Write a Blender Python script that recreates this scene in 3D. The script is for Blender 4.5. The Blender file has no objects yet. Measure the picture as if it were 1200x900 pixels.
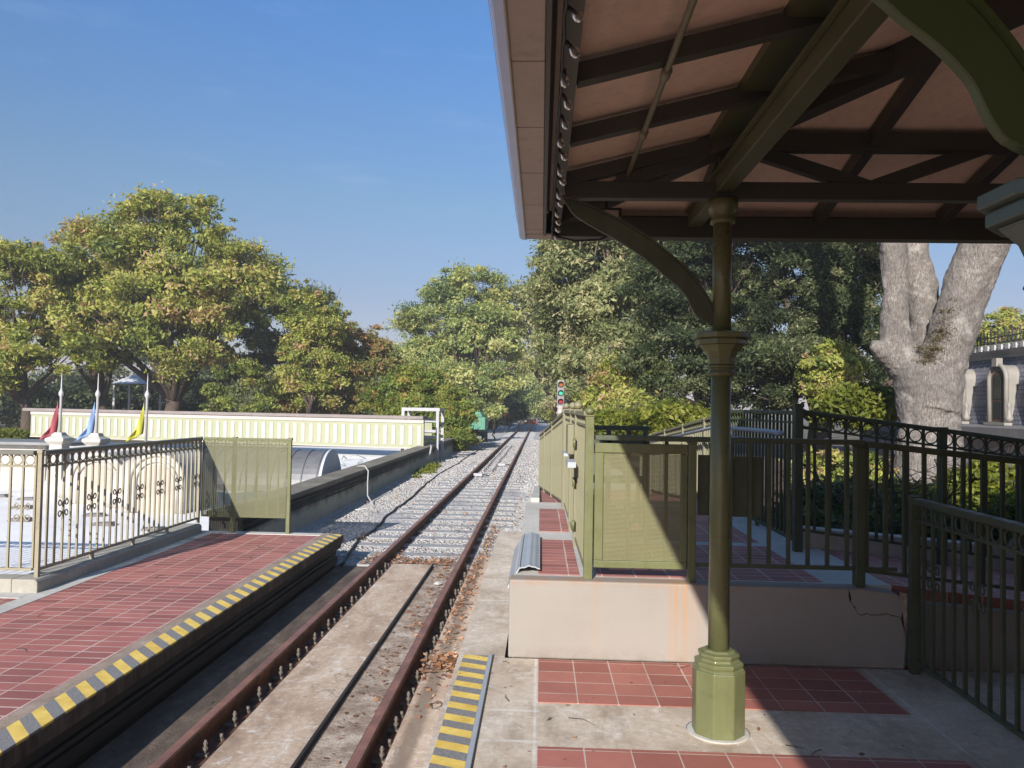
import bpy, math, random
import numpy as np
from mathutils import Vector, Matrix

R = math.radians
sc = bpy.context.scene
COL = sc.collection

# ------------------------------------------------------------------ camera
W_, H_, F_ = 1200.0, 900.0, 900.0
ROLL = R(1.0)
VPX, VPY = 634.0 - 600.0, 478.0 - 450.0
ux = VPX * math.cos(ROLL) + VPY * math.sin(ROLL)
uy = -VPX * math.sin(ROLL) + VPY * math.cos(ROLL)
YAW = math.atan2(ux, F_)
PITCH = math.atan2(uy, math.hypot(F_, ux))
EYE = Vector((0, 0, 1.55))
fw = Vector((-math.sin(YAW) * math.cos(PITCH), math.cos(YAW) * math.cos(PITCH), math.sin(PITCH)))
rt = Vector((math.cos(YAW), math.sin(YAW), 0))
up = rt.cross(fw)
base = Matrix((rt, up, -fw)).transposed()
CM = base @ Matrix.Rotation(ROLL, 3, 'Z')
camd = bpy.data.cameras.new('camera')
cam = bpy.data.objects.new('camera', camd)
COL.objects.link(cam)
cam.matrix_world = Matrix.Translation(EYE) @ CM.to_4x4()
camd.sensor_width = 36
camd.lens = 27.0
camd.clip_start = 0.05
camd.clip_end = 3000
sc.camera = cam


def at(px, py, Y):
    """world point at forward distance Y measured on the photograph's pixel (px, py)"""
    d = CM @ Vector(((px - 600) / F_, -(py - 450) / F_, -1.0))
    return EYE + d * (Y / d.y)


# ------------------------------------------------------------------ light
SUNDIR = Vector((0.505, 2.2, -1.0)).normalized()
EL = math.asin(-SUNDIR.z)
world = bpy.data.worlds.new('World')
sc.world = world
world.use_nodes = True
wn = world.node_tree.nodes
wl = world.node_tree.links
bg = wn['Background']
sky = wn.new('ShaderNodeTexSky')
sky.sky_type = 'NISHITA'
sky.sun_disc = False
sky.sun_elevation = EL
sky.sun_rotation = math.atan2(-SUNDIR.x, -SUNDIR.y)
sky.air_density = 1.0
sky.dust_density = 0.6
sky.ozone_density = 2.0
# a few faint wisps of cloud
tc = wn.new('ShaderNodeTexCoord')
mp = wn.new('ShaderNodeMapping')
mp.inputs['Scale'].default_value = (3, 3, 16)
nz = wn.new('ShaderNodeTexNoise')
nz.inputs['Scale'].default_value = 2.3
nz.inputs['Detail'].default_value = 5
cr = wn.new('ShaderNodeMapRange')
cr.inputs['From Min'].default_value = 0.6
cr.inputs['From Max'].default_value = 0.85
cr.inputs['To Max'].default_value = 0.10
mx = wn.new('ShaderNodeMixRGB')
mx.inputs['Color2'].default_value = (7.5, 7.2, 7.6, 1)
wl.new(tc.outputs['Generated'], mp.inputs['Vector'])
wl.new(mp.outputs['Vector'], nz.inputs['Vector'])
wl.new(nz.outputs['Fac'], cr.inputs['Value'])
wl.new(cr.outputs['Result'], mx.inputs['Fac'])
wl.new(sky.outputs['Color'], mx.inputs['Color1'])
sep_ = wn.new('ShaderNodeSeparateXYZ')
wl.new(tc.outputs['Generated'], sep_.inputs[0])
tr_ = wn.new('ShaderNodeValToRGB')
for p_, c_ in ((0.14, (0.43, 0.395, 0.455, 1)), (0.25, (0.47, 0.525, 0.56, 1)), (0.45, (0.42, 0.65, 0.88, 1))):
    tr_.color_ramp.elements.new(p_).color = c_
tr_.color_ramp.elements[0].color = (0.41, 0.31, 0.33, 1)
tr_.color_ramp.elements[-1].color = (0.85, 0.95, 1.05, 1)
wl.new(sep_.outputs[2], tr_.inputs['Fac'])
tm_ = wn.new('ShaderNodeMixRGB')
tm_.blend_type = 'MULTIPLY'
tm_.inputs['Fac'].default_value = 1.0
wl.new(mx.outputs['Color'], tm_.inputs['Color1'])
wl.new(tr_.outputs['Color'], tm_.inputs['Color2'])
wl.new(tm_.outputs['Color'], bg.inputs['Color'])
bg.inputs['Strength'].default_value = 0.125

sund = bpy.data.lights.new('sun', 'SUN')
sund.energy = 4.9
sund.angle = R(0.53)
sund.color = (1.0, 0.94, 0.87)
sun = bpy.data.objects.new('sun', sund)
COL.objects.link(sun)
sun.rotation_euler = SUNDIR.to_track_quat('-Z', 'Y').to_euler()
sun.location = (-6, -20, 15)

sc.view_settings.view_transform = 'Standard'
sc.view_settings.look = 'None'
sc.view_settings.gamma = 1
sc.view_settings.use_curve_mapping = False
sc.view_settings.exposure = 0.68
sc.cycles.max_bounces = 8
sc.cycles.transparent_max_bounces = 16


# ------------------------------------------------------------------ materials
def srgb(r, g, b):
    f = lambda c: (c / 255 / 12.92) if c <= 10 else ((c / 255 + 0.055) / 1.055) ** 2.4
    return (f(r), f(g), f(b), 1)


class Mat:
    def __init__(s, name):
        s.m = bpy.data.materials.new(name)
        s.m.use_nodes = True
        s.n = s.m.node_tree.nodes
        s.l = s.m.node_tree.links
        s.b = s.n['Principled BSDF']
        s.tc = s.n.new('ShaderNodeTexCoord').outputs['Object']

    def node(s, t, **kw):
        n = s.n.new(t)
        for k, v in kw.items():
            if k in n.inputs.keys() if hasattr(n.inputs, 'keys') else False:
                n.inputs[k].default_value = v
            else:
                setattr(n, k, v)
        return n

    def mapping(s, scale=(1, 1, 1), rot=(0, 0, 0), loc=(0, 0, 0)):
        n = s.n.new('ShaderNodeMapping')
        n.inputs['Scale'].default_value = scale
        n.inputs['Rotation'].default_value = rot
        n.inputs['Location'].default_value = loc
        s.l.new(s.tc, n.inputs['Vector'])
        return n.outputs['Vector']

    def noise(s, scale, detail=5, rough=0.6, vec=None, dist=0.0):
        n = s.n.new('ShaderNodeTexNoise')
        n.inputs['Scale'].default_value = scale
        n.inputs['Detail'].default_value = detail
        n.inputs['Roughness'].default_value = rough
        n.inputs['Distortion'].default_value = dist
        s.l.new(vec or s.tc, n.inputs['Vector'])
        return n.outputs['Fac']

    def ramp(s, fac, stops):
        n = s.n.new('ShaderNodeValToRGB')
        e = n.color_ramp.elements
        while len(e) < len(stops):
            e.new(0.5)
        for i, (p, c) in enumerate(stops):
            e[i].position = p
            e[i].color = c if len(c) == 4 else (*c, 1)
        s.l.new(fac, n.inputs['Fac'])
        return n.outputs['Color']

    def rng(s, fac, a, b, c=0.0, d=1.0):
        n = s.n.new('ShaderNodeMapRange')
        for k, v in zip(('From Min', 'From Max', 'To Min', 'To Max'), (a, b, c, d)):
            n.inputs[k].default_value = v
        s.l.new(fac, n.inputs['Value'])
        return n.outputs['Result']

    def mix(s, fac, a, b, mode='MIX'):
        n = s.n.new('ShaderNodeMixRGB')
        n.blend_type = mode
        for k, v in (('Fac', fac), ('Color1', a), ('Color2', b)):
            if isinstance(v, (int, float)):
                n.inputs[k].default_value = v if k == 'Fac' else (v, v, v, 1)
            elif isinstance(v, tuple):
                n.inputs[k].default_value = v if len(v) == 4 else (*v, 1)
            else:
                s.l.new(v, n.inputs[k])
        return n.outputs['Color']

    def math(s, op, a, b=0.0):
        n = s.n.new('ShaderNodeMath')
        n.operation = op
        for i, v in enumerate((a, b)):
            if isinstance(v, (int, float)):
                n.inputs[i].default_value = v
            else:
                s.l.new(v, n.inputs[i])
        return n.outputs[0]

    def sep(s, vec=None):
        n = s.n.new('ShaderNodeSeparateXYZ')
        s.l.new(vec or s.tc, n.inputs[0])
        return n.outputs

    def bump(s, h, strength=0.3, dist=0.01):
        n = s.n.new('ShaderNodeBump')
        n.inputs['Strength'].default_value = strength
        n.inputs['Distance'].default_value = dist
        s.l.new(h, n.inputs['Height'])
        s.l.new(n.outputs['Normal'], s.b.inputs['Normal'])
        return s

    def col(s, c):
        if isinstance(c, tuple):
            s.b.inputs['Base Color'].default_value = c if len(c) == 4 else (*c, 1)
        else:
            s.l.new(c, s.b.inputs['Base Color'])
        return s

    def set(s, rough=0.6, metal=0.0, spec=0.5):
        s.b.inputs['Roughness'].default_value = rough
        s.b.inputs['Metallic'].default_value = metal
        s.b.inputs['Specular IOR Level'].default_value = spec
        return s


def paint(name, c, rough=0.45, var=0.18, metal=0.0, dirt=None, bump=0.05, chips=0.0, grime=0.0):
    m = Mat(name)
    n = m.noise(3.0, 6, 0.65)
    lo = tuple(x * (1 - var) for x in c[:3])
    hi = tuple(min(1, x * (1 + var)) for x in c[:3])
    col = m.ramp(n, [(0.3, lo), (0.7, hi)])
    if dirt:
        d = m.rng(m.noise(9, 8, 0.75), 0.56, 0.72)
        col = m.mix(d, col, dirt)
    if grime:
        g = m.math('MULTIPLY', m.rng(m.noise(4, 6, .7, m.mapping((6, 6, 1))), .45, .75), grime)
        col = m.mix(g, col, tuple(x * .45 for x in c[:3]))
    if chips:
        k = m.rng(m.noise(38, 5, .7), .665, .69, 0, chips)
        col = m.mix(k, col, (.12, .055, .03))
    m.col(col).set(rough, metal)
    if grime:
        m.l.new(m.rng(m.noise(14, 5), .3, .7, rough * .8, min(1, rough * 1.6)), m.b.inputs['Roughness'])
    m.bump(m.noise(60, 3), bump, 0.004)
    return m.m


M = {}
OL = (0.13, 0.138, 0.06)
M['olive'] = paint('olive_paint', OL, 0.3, 0.12, dirt=(0.09, 0.09, 0.045), chips=.8, grime=.28)
M['olive_grey'] = paint('weathered_olive_paint', (0.19, 0.18, 0.105), 0.5, 0.12, dirt=(0.15, 0.13, 0.08))
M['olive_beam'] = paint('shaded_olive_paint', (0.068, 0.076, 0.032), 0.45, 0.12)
M['green'] = paint('dark_green_paint', (0.062, 0.074, 0.042), 0.45, 0.2, chips=.4, grime=.5)
M['bronze'] = paint('dark_bronze_paint', (0.05, 0.05, 0.04), 0.5, 0.15)
M['bronze_fence'] = paint('bronze_fence_paint', (0.27, 0.245, 0.17), 0.42, 0.2, dirt=(0.09, 0.06, 0.035))
M['bronze_rail'] = paint('grey_bronze_paint', (0.14, 0.14, 0.115), 0.35, 0.15)
M['ceiling'] = paint('pink_beige_ceiling', (0.78, 0.60, 0.47), 0.35, 0.08, grime=.35)
M['soffit'] = paint('soffit_metal', (0.38, 0.32, 0.27), 0.5, 0.12, dirt=(0.27, 0.22, 0.18))
M['gutter'] = paint('gutter_metal', (0.45, 0.58, 0.85), 0.3, 0.08)
M['capital'] = paint('grey_green_paint', (0.075, 0.105, 0.085), 0.45, 0.12)
M['roofing'] = paint('grey_roof_metal', (0.2, 0.2, 0.2), 0.5, 0.15)
M['black'] = paint('black_rubber', (0.02, 0.02, 0.02), 0.6, 0.2)
M['grey_plastic'] = paint('pale_grey_plastic', (0.5, 0.5, 0.5), 0.5, 0.1)
M['white_metal'] = paint('white_grey_metal', (0.36, 0.36, 0.38), 0.45, 0.1, dirt=(0.33, 0.31, 0.3))
M['white_paint'] = paint('white_paint', (0.42, 0.41, 0.40), 0.5, 0.08)
M['cream_panel'] = paint('cream_panel_paint', (0.29, 0.305, 0.19), 0.6, 0.05)
M['pink_white'] = paint('pinkish_white_paint', (0.42, 0.37, 0.34), 0.6, 0.05)
M['brown_cap'] = paint('brown_grey_cap', (0.2, 0.17, 0.16), 0.6, 0.15)
M['machine_green'] = paint('faded_green_metal', (0.07, 0.23, 0.15), 0.45, 0.2, dirt=(0.12, 0.2, 0.15))
M['red_lamp'] = paint('red_lens', (0.5, 0.02, 0.03), 0.2, 0.1)
M['flag_red'] = paint('red_cloth', (0.3, 0.06, 0.08), 0.8, 0.1)
M['flag_blue'] = paint('blue_cloth', (0.2, 0.3, 0.5), 0.8, 0.1)
M['flag_yellow'] = paint('yellow_cloth', (0.42, 0.4, 0.05), 0.8, 0.1)
M['slate'] = paint('slate', (0.12, 0.12, 0.14), 0.6, 0.2)
M['galv'] = paint('galvanised_steel', (0.36, 0.39, 0.42), 0.5, 0.1, metal=0.15)
M['signal_grey'] = paint('pale_signal_post', (0.38, 0.34, 0.32), 0.6, 0.1, dirt=(0.28, 0.25, 0.22))
M['bolt'] = paint('dusty_steel', (0.13, 0.11, 0.09), 0.7, 0.3)
M['bright_cable'] = paint('white_hose', (0.5, 0.48, 0.45), 0.5, 0.1)
M['hatch_dark'] = paint('dark_roof_vent', (0.13, 0.12, 0.12), 0.6, 0.2)
M['orange'] = paint('orange_red_barrier', (0.4, 0.12, 0.06), 0.7, 0.3)


def glass(name, c, rough=0.05):
    m = Mat(name)
    m.col(c).set(rough)
    m.b.inputs['Transmission Weight'].default_value = 0.9
    m.b.inputs['IOR'].default_value = 1.45
    return m.m


M['bulb'] = glass('clear_bulb_glass', (0.42, 0.38, 0.34, 1), 0.3)
m = Mat('window_glass')
m.col((0.03, 0.035, 0.04, 1)).set(0.06, 0, 1.0)
M['glass'] = m.m


def emit(name, c, e):
    m = Mat(name)
    m.col(tuple(x * 0.4 for x in c)).set(0.2)
    m.b.inputs['Emission Color'].default_value = (*c, 1)
    m.b.inputs['Emission Strength'].default_value = e
    return m.m


M['lamp_red'] = emit('red_signal_glow', (0.6, 0.04, 0.07), 0.18)
M['lamp_green'] = emit('green_signal_glow', (0.06, 0.7, 0.42), 0.42)
M['lamp_amber'] = emit('amber_signal_glow', (0.6, 0.16, 0.04), 0.15)


def concrete(name, c1, c2, c3, sc1=1.3, crack=0.0, stretch=None, splotch=0.0):
    m = Mat(name)
    a = m.noise(sc1, 8, 0.72, m.mapping(stretch) if stretch else None, 0.5)
    col = m.ramp(a, [(0.28, c1), (0.5, c2), (0.72, c3)])
    f = m.noise(sc1 * 14, 6, 0.7)
    col = m.mix(m.rng(f, 0.35, 0.75, 0.0, 0.5), col, tuple(x * 0.72 for x in c1[:3]))
    if splotch:
        w = m.rng(m.noise(7, 9, 0.8, dist=1.2), 0.54, 0.62, 0, splotch)
        col = m.mix(w, col, (0.72, 0.69, 0.64))
        w = m.rng(m.noise(1.1, 6, 0.7, m.mapping((2.5, .8, 1), loc=(4, 2, 0))), 0.56, 0.7, 0, 0.6)
        col = m.mix(w, col, tuple(x * 0.55 for x in c1[:3]))
    sp = m.noise(140, 2)
    col = m.mix(m.rng(sp, 0.62, 0.72, 0, 0.5), col, tuple(x * 0.45 for x in c2[:3]))
    if crack:
        v = m.n.new('ShaderNodeTexVoronoi')
        v.feature = 'DISTANCE_TO_EDGE'
        v.inputs['Scale'].default_value = crack
        w = m.noise(3, 5)
        off = m.n.new('ShaderNodeVectorMath')
        off.operation = 'ADD'
        cc = m.n.new('ShaderNodeCombineXYZ')
        m.l.new(w, cc.inputs[0])
        m.l.new(m.noise(4, 4), cc.inputs[1])
        m.l.new(m.tc, off.inputs[0])
        m.l.new(cc.outputs[0], off.inputs[1])
        m.l.new(off.outputs[0], v.inputs['Vector'])
        k = m.rng(v.outputs['Distance'], 0.0, 0.012, 0.75, 0.0)
        k = m.math('MULTIPLY', k, m.rng(m.noise(0.9, 3), 0.5, 0.6))
        col = m.mix(k, col, tuple(x * 0.3 for x in c1[:3]))
    m.col(col).set(0.85)
    m.bump(m.math('ADD', f, m.noise(220, 3)), 0.35, 0.006)
    return m


def slabs_mat(name, m, lines):
    return m.m


M['concrete'] = concrete('platform_concrete', (0.20, 0.165, 0.125), (0.30, 0.265, 0.22), (0.40, 0.37, 0.33), 1.6).m
M['concrete_pale'] = concrete('pale_concrete', (0.40, 0.38, 0.34), (0.52, 0.50, 0.45), (0.60, 0.58, 0.54), 1.2).m
M['concrete_kerb'] = concrete('kerb_concrete', (0.27, 0.25, 0.2), (0.36, 0.34, 0.29), (0.43, 0.41, 0.36), 1.4).m
M['concrete_dusty'] = concrete('dusty_crossing_concrete', (0.26, 0.175, 0.12), (0.53, 0.40, 0.29), (0.78, 0.67, 0.55), 2.0, crack=0.9, stretch=(1.3, .55, 1), splotch=.7).m

# the retaining wall: grimy black band high up, paler low
m = concrete('grimy_wall_concrete', (0.36, 0.33, 0.24), (0.5, 0.46, 0.35), (0.6, 0.55, 0.44), 1.2)
z = m.sep()[2]
band = m.math('MULTIPLY', m.rng(m.math('ADD', z, m.math('MULTIPLY', m.noise(2.2, 7, 0.75), 0.55)), 0.50, 0.66),
              m.rng(z, 0.5, 0.54, 1, 0))
m.col(m.mix(m.math('MULTIPLY', band, 0.85), m.b.inputs['Base Color'].links[0].from_socket, (0.03, 0.028, 0.024)))
M['grimy'] = m.m

# cream stucco with rust stains (object space origin at the wall's left foot)
m = Mat('cream_stucco')
col = m.ramp(m.noise(1.5, 5), [(0.3, (0.255, 0.232, 0.205)), (0.7, (0.29, 0.265, 0.236))])
xyz = m.sep()
stripe = m.noise(1.0, 4, 0.7, m.mapping((28, 28, 0.8)))
for cx, wd, st in ((1.06, 0.085, 1.0), (0.54, 0.05, 0.3), (1.16, 0.05, 0.45), (1.0, 0.03, .4)):
    d = m.math('ABSOLUTE', m.math('SUBTRACT', xyz[0], cx))
    k = m.math('MULTIPLY', m.rng(d, 0.0, wd, 1, 0), m.rng(stripe, 0.38, 0.62, 0.1, 1.0))
    k = m.math('MULTIPLY', k, m.rng(xyz[2], 0.0, 0.5, 0.45, 1.0))
    col = m.mix(m.math('MULTIPLY', k, st), col, (0.40, 0.19, 0.055))
dirt = m.math('MULTIPLY', m.rng(xyz[2], 0.0, 0.09, 1, 0), m.rng(m.noise(7, 6, 0.7), 0.4, 0.6))
col = m.mix(m.math('MULTIPLY', dirt, 0.5), col, (0.18, 0.13, 0.09))
col = m.mix(m.rng(m.noise(26, 3), 0.72, 0.76, 0, 0.6), col, (0.3, 0.22, 0.16))
ledge = m.math('MULTIPLY', m.rng(xyz[2], 0.44, 0.482, 0, 1), m.rng(m.noise(5, 5, .7), .42, .62))
col = m.mix(m.math('MULTIPLY', ledge, .6), col, (0.33, 0.17, 0.08))
m.col(col).set(0.8)
m.bump(m.math('ADD', m.noise(90, 4), m.math('MULTIPLY', m.noise(14, 4), 0.7)), 0.35, 0.006)
M['stucco'] = m.m

# terracotta pavers
def tiles(name, bw, rh, c1, c2, mortar, loc=(0, 0, 0), mort=0.004):
    m = Mat(name)
    b = m.n.new('ShaderNodeTexBrick')
    b.offset = 0.0
    b.inputs['Scale'].default_value = 1.0
    b.inputs['Brick Width'].default_value = bw
    b.inputs['Row Height'].default_value = rh
    b.inputs['Mortar Size'].default_value = mort
    b.inputs['Mortar Smooth'].default_value = 0.3
    b.inputs['Color1'].default_value = (*c1, 1)
    b.inputs['Color2'].default_value = (*c2, 1)
    b.inputs['Mortar'].default_value = (*mortar, 1)
    m.l.new(m.mapping(loc=loc), b.inputs['Vector'])
    n = m.noise(2.2, 7, 0.7)
    col = m.mix(m.rng(n, 0.35, 0.75, 0, 0.5), b.outputs['Color'], tuple(x * 0.68 for x in c1))
    col = m.mix(m.rng(m.noise(9, 7, 0.8), 0.6, 0.75, 0, 0.4), col, (0.33, 0.2, 0.16))
    # worn grout: fades in and out
    m.l.new(m.rng(m.noise(1.7, 5), 0.3, 0.7, mort * 0.3, mort * 1.5), b.inputs['Mortar Size'])
    m.col(col).set(0.62)
    h = m.math('SUBTRACT', m.math('MULTIPLY', m.noise(70, 3), 0.4), b.outputs['Fac'])
    m.bump(h, 0.4, 0.004)
    return m.m


M['tile'] = tiles('terracotta_pavers', 0.215, 0.108, (0.28, 0.096, 0.078), (0.46, 0.165, 0.132), (0.60, 0.45, 0.39), (0.02, 0.03, 0), 0.0065)
M['tile_right'] = tiles('terracotta_pavers_wide', 0.213, 0.172, (0.29, 0.098, 0.076), (0.45, 0.168, 0.128), (0.56, 0.46, 0.39), (0.0, 0.045, 0))

# rusty rail
m = Mat('rusty_rail_steel')
col = m.ramp(m.noise(6, 8, 0.75), [(0.3, (0.035, 0.02, 0.014)), (0.5, (0.10, 0.045, 0.028)), (0.74, (0.3, 0.115, 0.05))])
m.col(col).set(0.75, 0.15)
m.bump(m.noise(60, 5), 0.5, 0.004)
M['rust'] = m.m
m = Mat('rail_running_surface')
col = m.ramp(m.noise(5, 8, 0.75), [(0.3, (0.17, 0.085, 0.06)), (0.55, (0.34, 0.16, 0.11)), (0.75, (0.58, 0.25, 0.11))])
m.col(col).set(0.5, 0.4)
M['rust_top'] = m.m

# dirt beside the rails
m = Mat('oily_track_dirt')
col = m.ramp(m.noise(5, 9, 0.78), [(0.3, (0.15, 0.11, 0.08)), (0.47, (0.32, 0.24, 0.18)), (0.64, (0.58, 0.49, 0.40))])
m.col(col).set(0.9)
m.bump(m.noise(40, 6, 0.7), 0.7, 0.02)
M['dirt'] = m.m

# ballast
m = Mat('ballast_bed')
v = m.n.new('ShaderNodeTexVoronoi')
v.inputs['Scale'].default_value = 28
m.l.new(m.tc, v.inputs['Vector'])
col = m.ramp(v.outputs['Color'], [(0.1, (0.28, 0.27, 0.26)), (0.5, (0.38, 0.37, 0.36)), (0.9, (0.48, 0.465, 0.45))])
lf = m.rng(m.noise(0.45, 8, 0.7), 0.56, 0.75, 0, 0.35)
col = m.mix(lf, col, (0.26, 0.15, 0.095))
m.col(col).set(0.9)
m.bump(v.outputs['Distance'], -1.0, 0.03)
M['ballast'] = m.m

m = Mat('crushed_stone')
att = m.n.new('ShaderNodeAttribute')
att.attribute_name = 'tint'
col = m.ramp(att.outputs['Fac'], [(0, (0.27, 0.26, 0.25)), (0.3, (0.37, 0.36, 0.35)), (0.9, (0.48, 0.47, 0.455)), (1, (0.45, 0.3, 0.2))])
m.col(col).set(0.9)
M['stone'] = m.m

m = Mat('weathered_tie')
col = m.ramp(m.noise(3, 8, 0.7, m.mapping((1, 12, 1))), [(0.3, (0.23, 0.23, 0.23)), (0.7, (0.36, 0.36, 0.365))])
m.col(col).set(0.85)
m.bump(m.noise(5, 7, 0.7, m.mapping((2, 30, 10))), 0.5, 0.01)
M['tie'] = m.m

m = Mat('pale_roof_membrane')
a = m.noise(0.5, 7, 0.65)
col = m.ramp(a, [(0.3, (0.68, 0.66, 0.63)), (0.6, (0.84, 0.82, 0.78)), (0.8, (0.87, 0.85, 0.81))])
col = m.mix(m.rng(m.noise(2.5, 8, 0.8), 0.6, 0.7, 0, 0.4), col, (0.3, 0.3, 0.3))
m.col(col).set(0.7)
m.bump(m.noise(12, 5), 0.25, 0.02)
M['membrane'] = m.m

m = Mat('cream_ornament')
col = m.ramp(m.noise(2.5, 7, 0.7), [(0.3, (0.34, 0.31, 0.27)), (0.6, (0.46, 0.44, 0.40)), (0.8, (0.5, 0.48, 0.45))])
m.col(col).set(0.7)
m.bump(m.noise(20, 5), 0.3, 0.02)
M['ornament'] = m.m

# ribbed grey lead roof
m = Mat('grey_barrel_metal')
col = m.ramp(m.noise(1.5, 6, 0.7), [(0.3, (0.10, 0.10, 0.105)), (0.7, (0.17, 0.17, 0.175))])
m.col(col).set(0.5, 0.2)
M['barrel'] = m.m

# striped warning strip
def stripes(name, period, ang, phase=0.0):
    m = Mat(name)
    o = m.sep()
    t = m.math('ADD', m.math('ADD', o[1], m.math('MULTIPLY', o[0], ang)), phase)
    t = m.math('FRACT', m.math('DIVIDE', t, period))
    k = m.math('GREATER_THAN', t, 0.5)
    grit = m.noise(120, 3)
    ye = m.ramp(m.noise(6, 7, 0.7), [(0.3, (0.55, 0.35, 0.05)), (0.6, (0.74, 0.54, 0.13)), (0.8, (0.76, 0.6, 0.25))])
    gr = m.ramp(grit, [(0.35, (0.14, 0.135, 0.13)), (0.7, (0.26, 0.25, 0.245))])
    col = m.mix(k, gr, ye)
    wear = m.rng(m.noise(18, 6, 0.75), 0.6, 0.68, 0, 0.7)
    col = m.mix(wear, col, (0.17, 0.15, 0.125))
    m.col(col).set(0.8)
    m.bump(grit, 0.3, 0.003)
    return m.m


M['stripe_left'] = stripes('yellow_grey_hazard_strip_wide', 0.178, 1.0)
M['stripe_right'] = stripes('yellow_grey_hazard_strip', 0.155, 0.35)

# platform face: near black, streaked along its length
m = Mat('dark_platform_face')
col = m.ramp(m.noise(3, 8, 0.7, m.mapping((1, 0.4, 5))), [(0.3, (0.012, 0.01, 0.009)), (0.6, (0.035, 0.03, 0.026)), (0.8, (0.075, 0.06, 0.045))])
m.col(col).set(0.7)
m.bump(m.noise(8, 6, 0.7, m.mapping((1, 0.3, 4))), 0.8, 0.03)
M['near_black'] = m.m

# perforated sheet
def mesh_mat(name, c, hole, open_):
    m = Mat(name)
    o = m.sep()
    u = m.math('SUBTRACT', m.math('FRACT', m.math('DIVIDE', m.math('ADD', o[0], o[1]), hole)), 0.5)
    w = m.math('SUBTRACT', m.math('FRACT', m.math('DIVIDE', o[2], hole)), 0.5)
    d2 = m.math('ADD', m.math('MULTIPLY', u, u), m.math('MULTIPLY', w, w))
    k = m.math('LESS_THAN', d2, open_ * open_)
    tr = m.n.new('ShaderNodeBsdfTransparent')
    mixs = m.n.new('ShaderNodeMixShader')
    m.l.new(k, mixs.inputs[0])
    m.l.new(m.b.outputs[0], mixs.inputs[1])
    m.l.new(tr.outputs[0], mixs.inputs[2])
    m.l.new(mixs.outputs[0], m.n['Material Output'].inputs['Surface'])
    m.col(m.ramp(m.noise(2.5, 5), [(0.3, tuple(x * 0.9 for x in c)), (0.7, tuple(x * 1.1 for x in c))])).set(0.5)
    return m.m


M['mesh'] = mesh_mat('perforated_olive_sheet', (0.18, 0.172, 0.08), 0.008, 0.38)
M['mesh_dense'] = mesh_mat('dense_perforated_olive_sheet', (0.14, 0.14, 0.068), 0.008, 0.38)

# bark
def bark(name, c1, c2, c3, s=9.0, strength=0.9):
    m = Mat(name)
    vv = m.mapping((2.2, 2.2, 0.55))
    n1 = m.noise(s, 12, 0.78, vv, 0.5)
    n2 = m.noise(1.1, 5, 0.6)
    col = m.ramp(n1, [(0.32, c1), (0.5, c2), (0.68, c3)])
    col = m.mix(m.rng(n2, 0.4, 0.62, 0, 0.6), col, tuple(x * 0.55 for x in c2))
    col = m.mix(m.rng(m.noise(2.6, 6, .7), 0.55, 0.7, 0, 0.5), col, tuple(min(1, x * 1.2) for x in c3))
    m.col(col).set(0.9)
    m.bump(n1, strength, 0.05)
    return m.m


M['bark_pale'] = bark('pale_grey_bark', (0.055, 0.045, 0.038), (0.235, 0.205, 0.18), (0.56, 0.515, 0.465), 22, 1.0)
M['bark_dark'] = bark('dark_bark', (0.03, 0.02, 0.015), (0.085, 0.06, 0.045), (0.15, 0.11, 0.085), 7)
M['bark_mid'] = bark('brown_bark', (0.05, 0.035, 0.025), (0.13, 0.095, 0.07), (0.22, 0.17, 0.13), 7)


def leafmat(name, stops, trans=0.45, rough=0.5):
    m = Mat(name)
    att = m.n.new('ShaderNodeAttribute')
    att.attribute_name = 'tint'
    col = m.ramp(att.outputs['Fac'], stops)
    m.col(col).set(rough, 0, 0.25)
    tr = m.n.new('ShaderNodeBsdfTranslucent')
    tcx = m.mix(1.0, col, (1.0, 0.95, 0.45, 1), 'MULTIPLY')
    m.l.new(tcx, tr.inputs['Color'])
    mixs = m.n.new('ShaderNodeMixShader')
    mixs.inputs[0].default_value = trans
    m.l.new(m.b.outputs[0], mixs.inputs[1])
    m.l.new(tr.outputs[0], mixs.inputs[2])
    m.l.new(mixs.outputs[0], m.n['Material Output'].inputs['Surface'])
    return m.m


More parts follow.
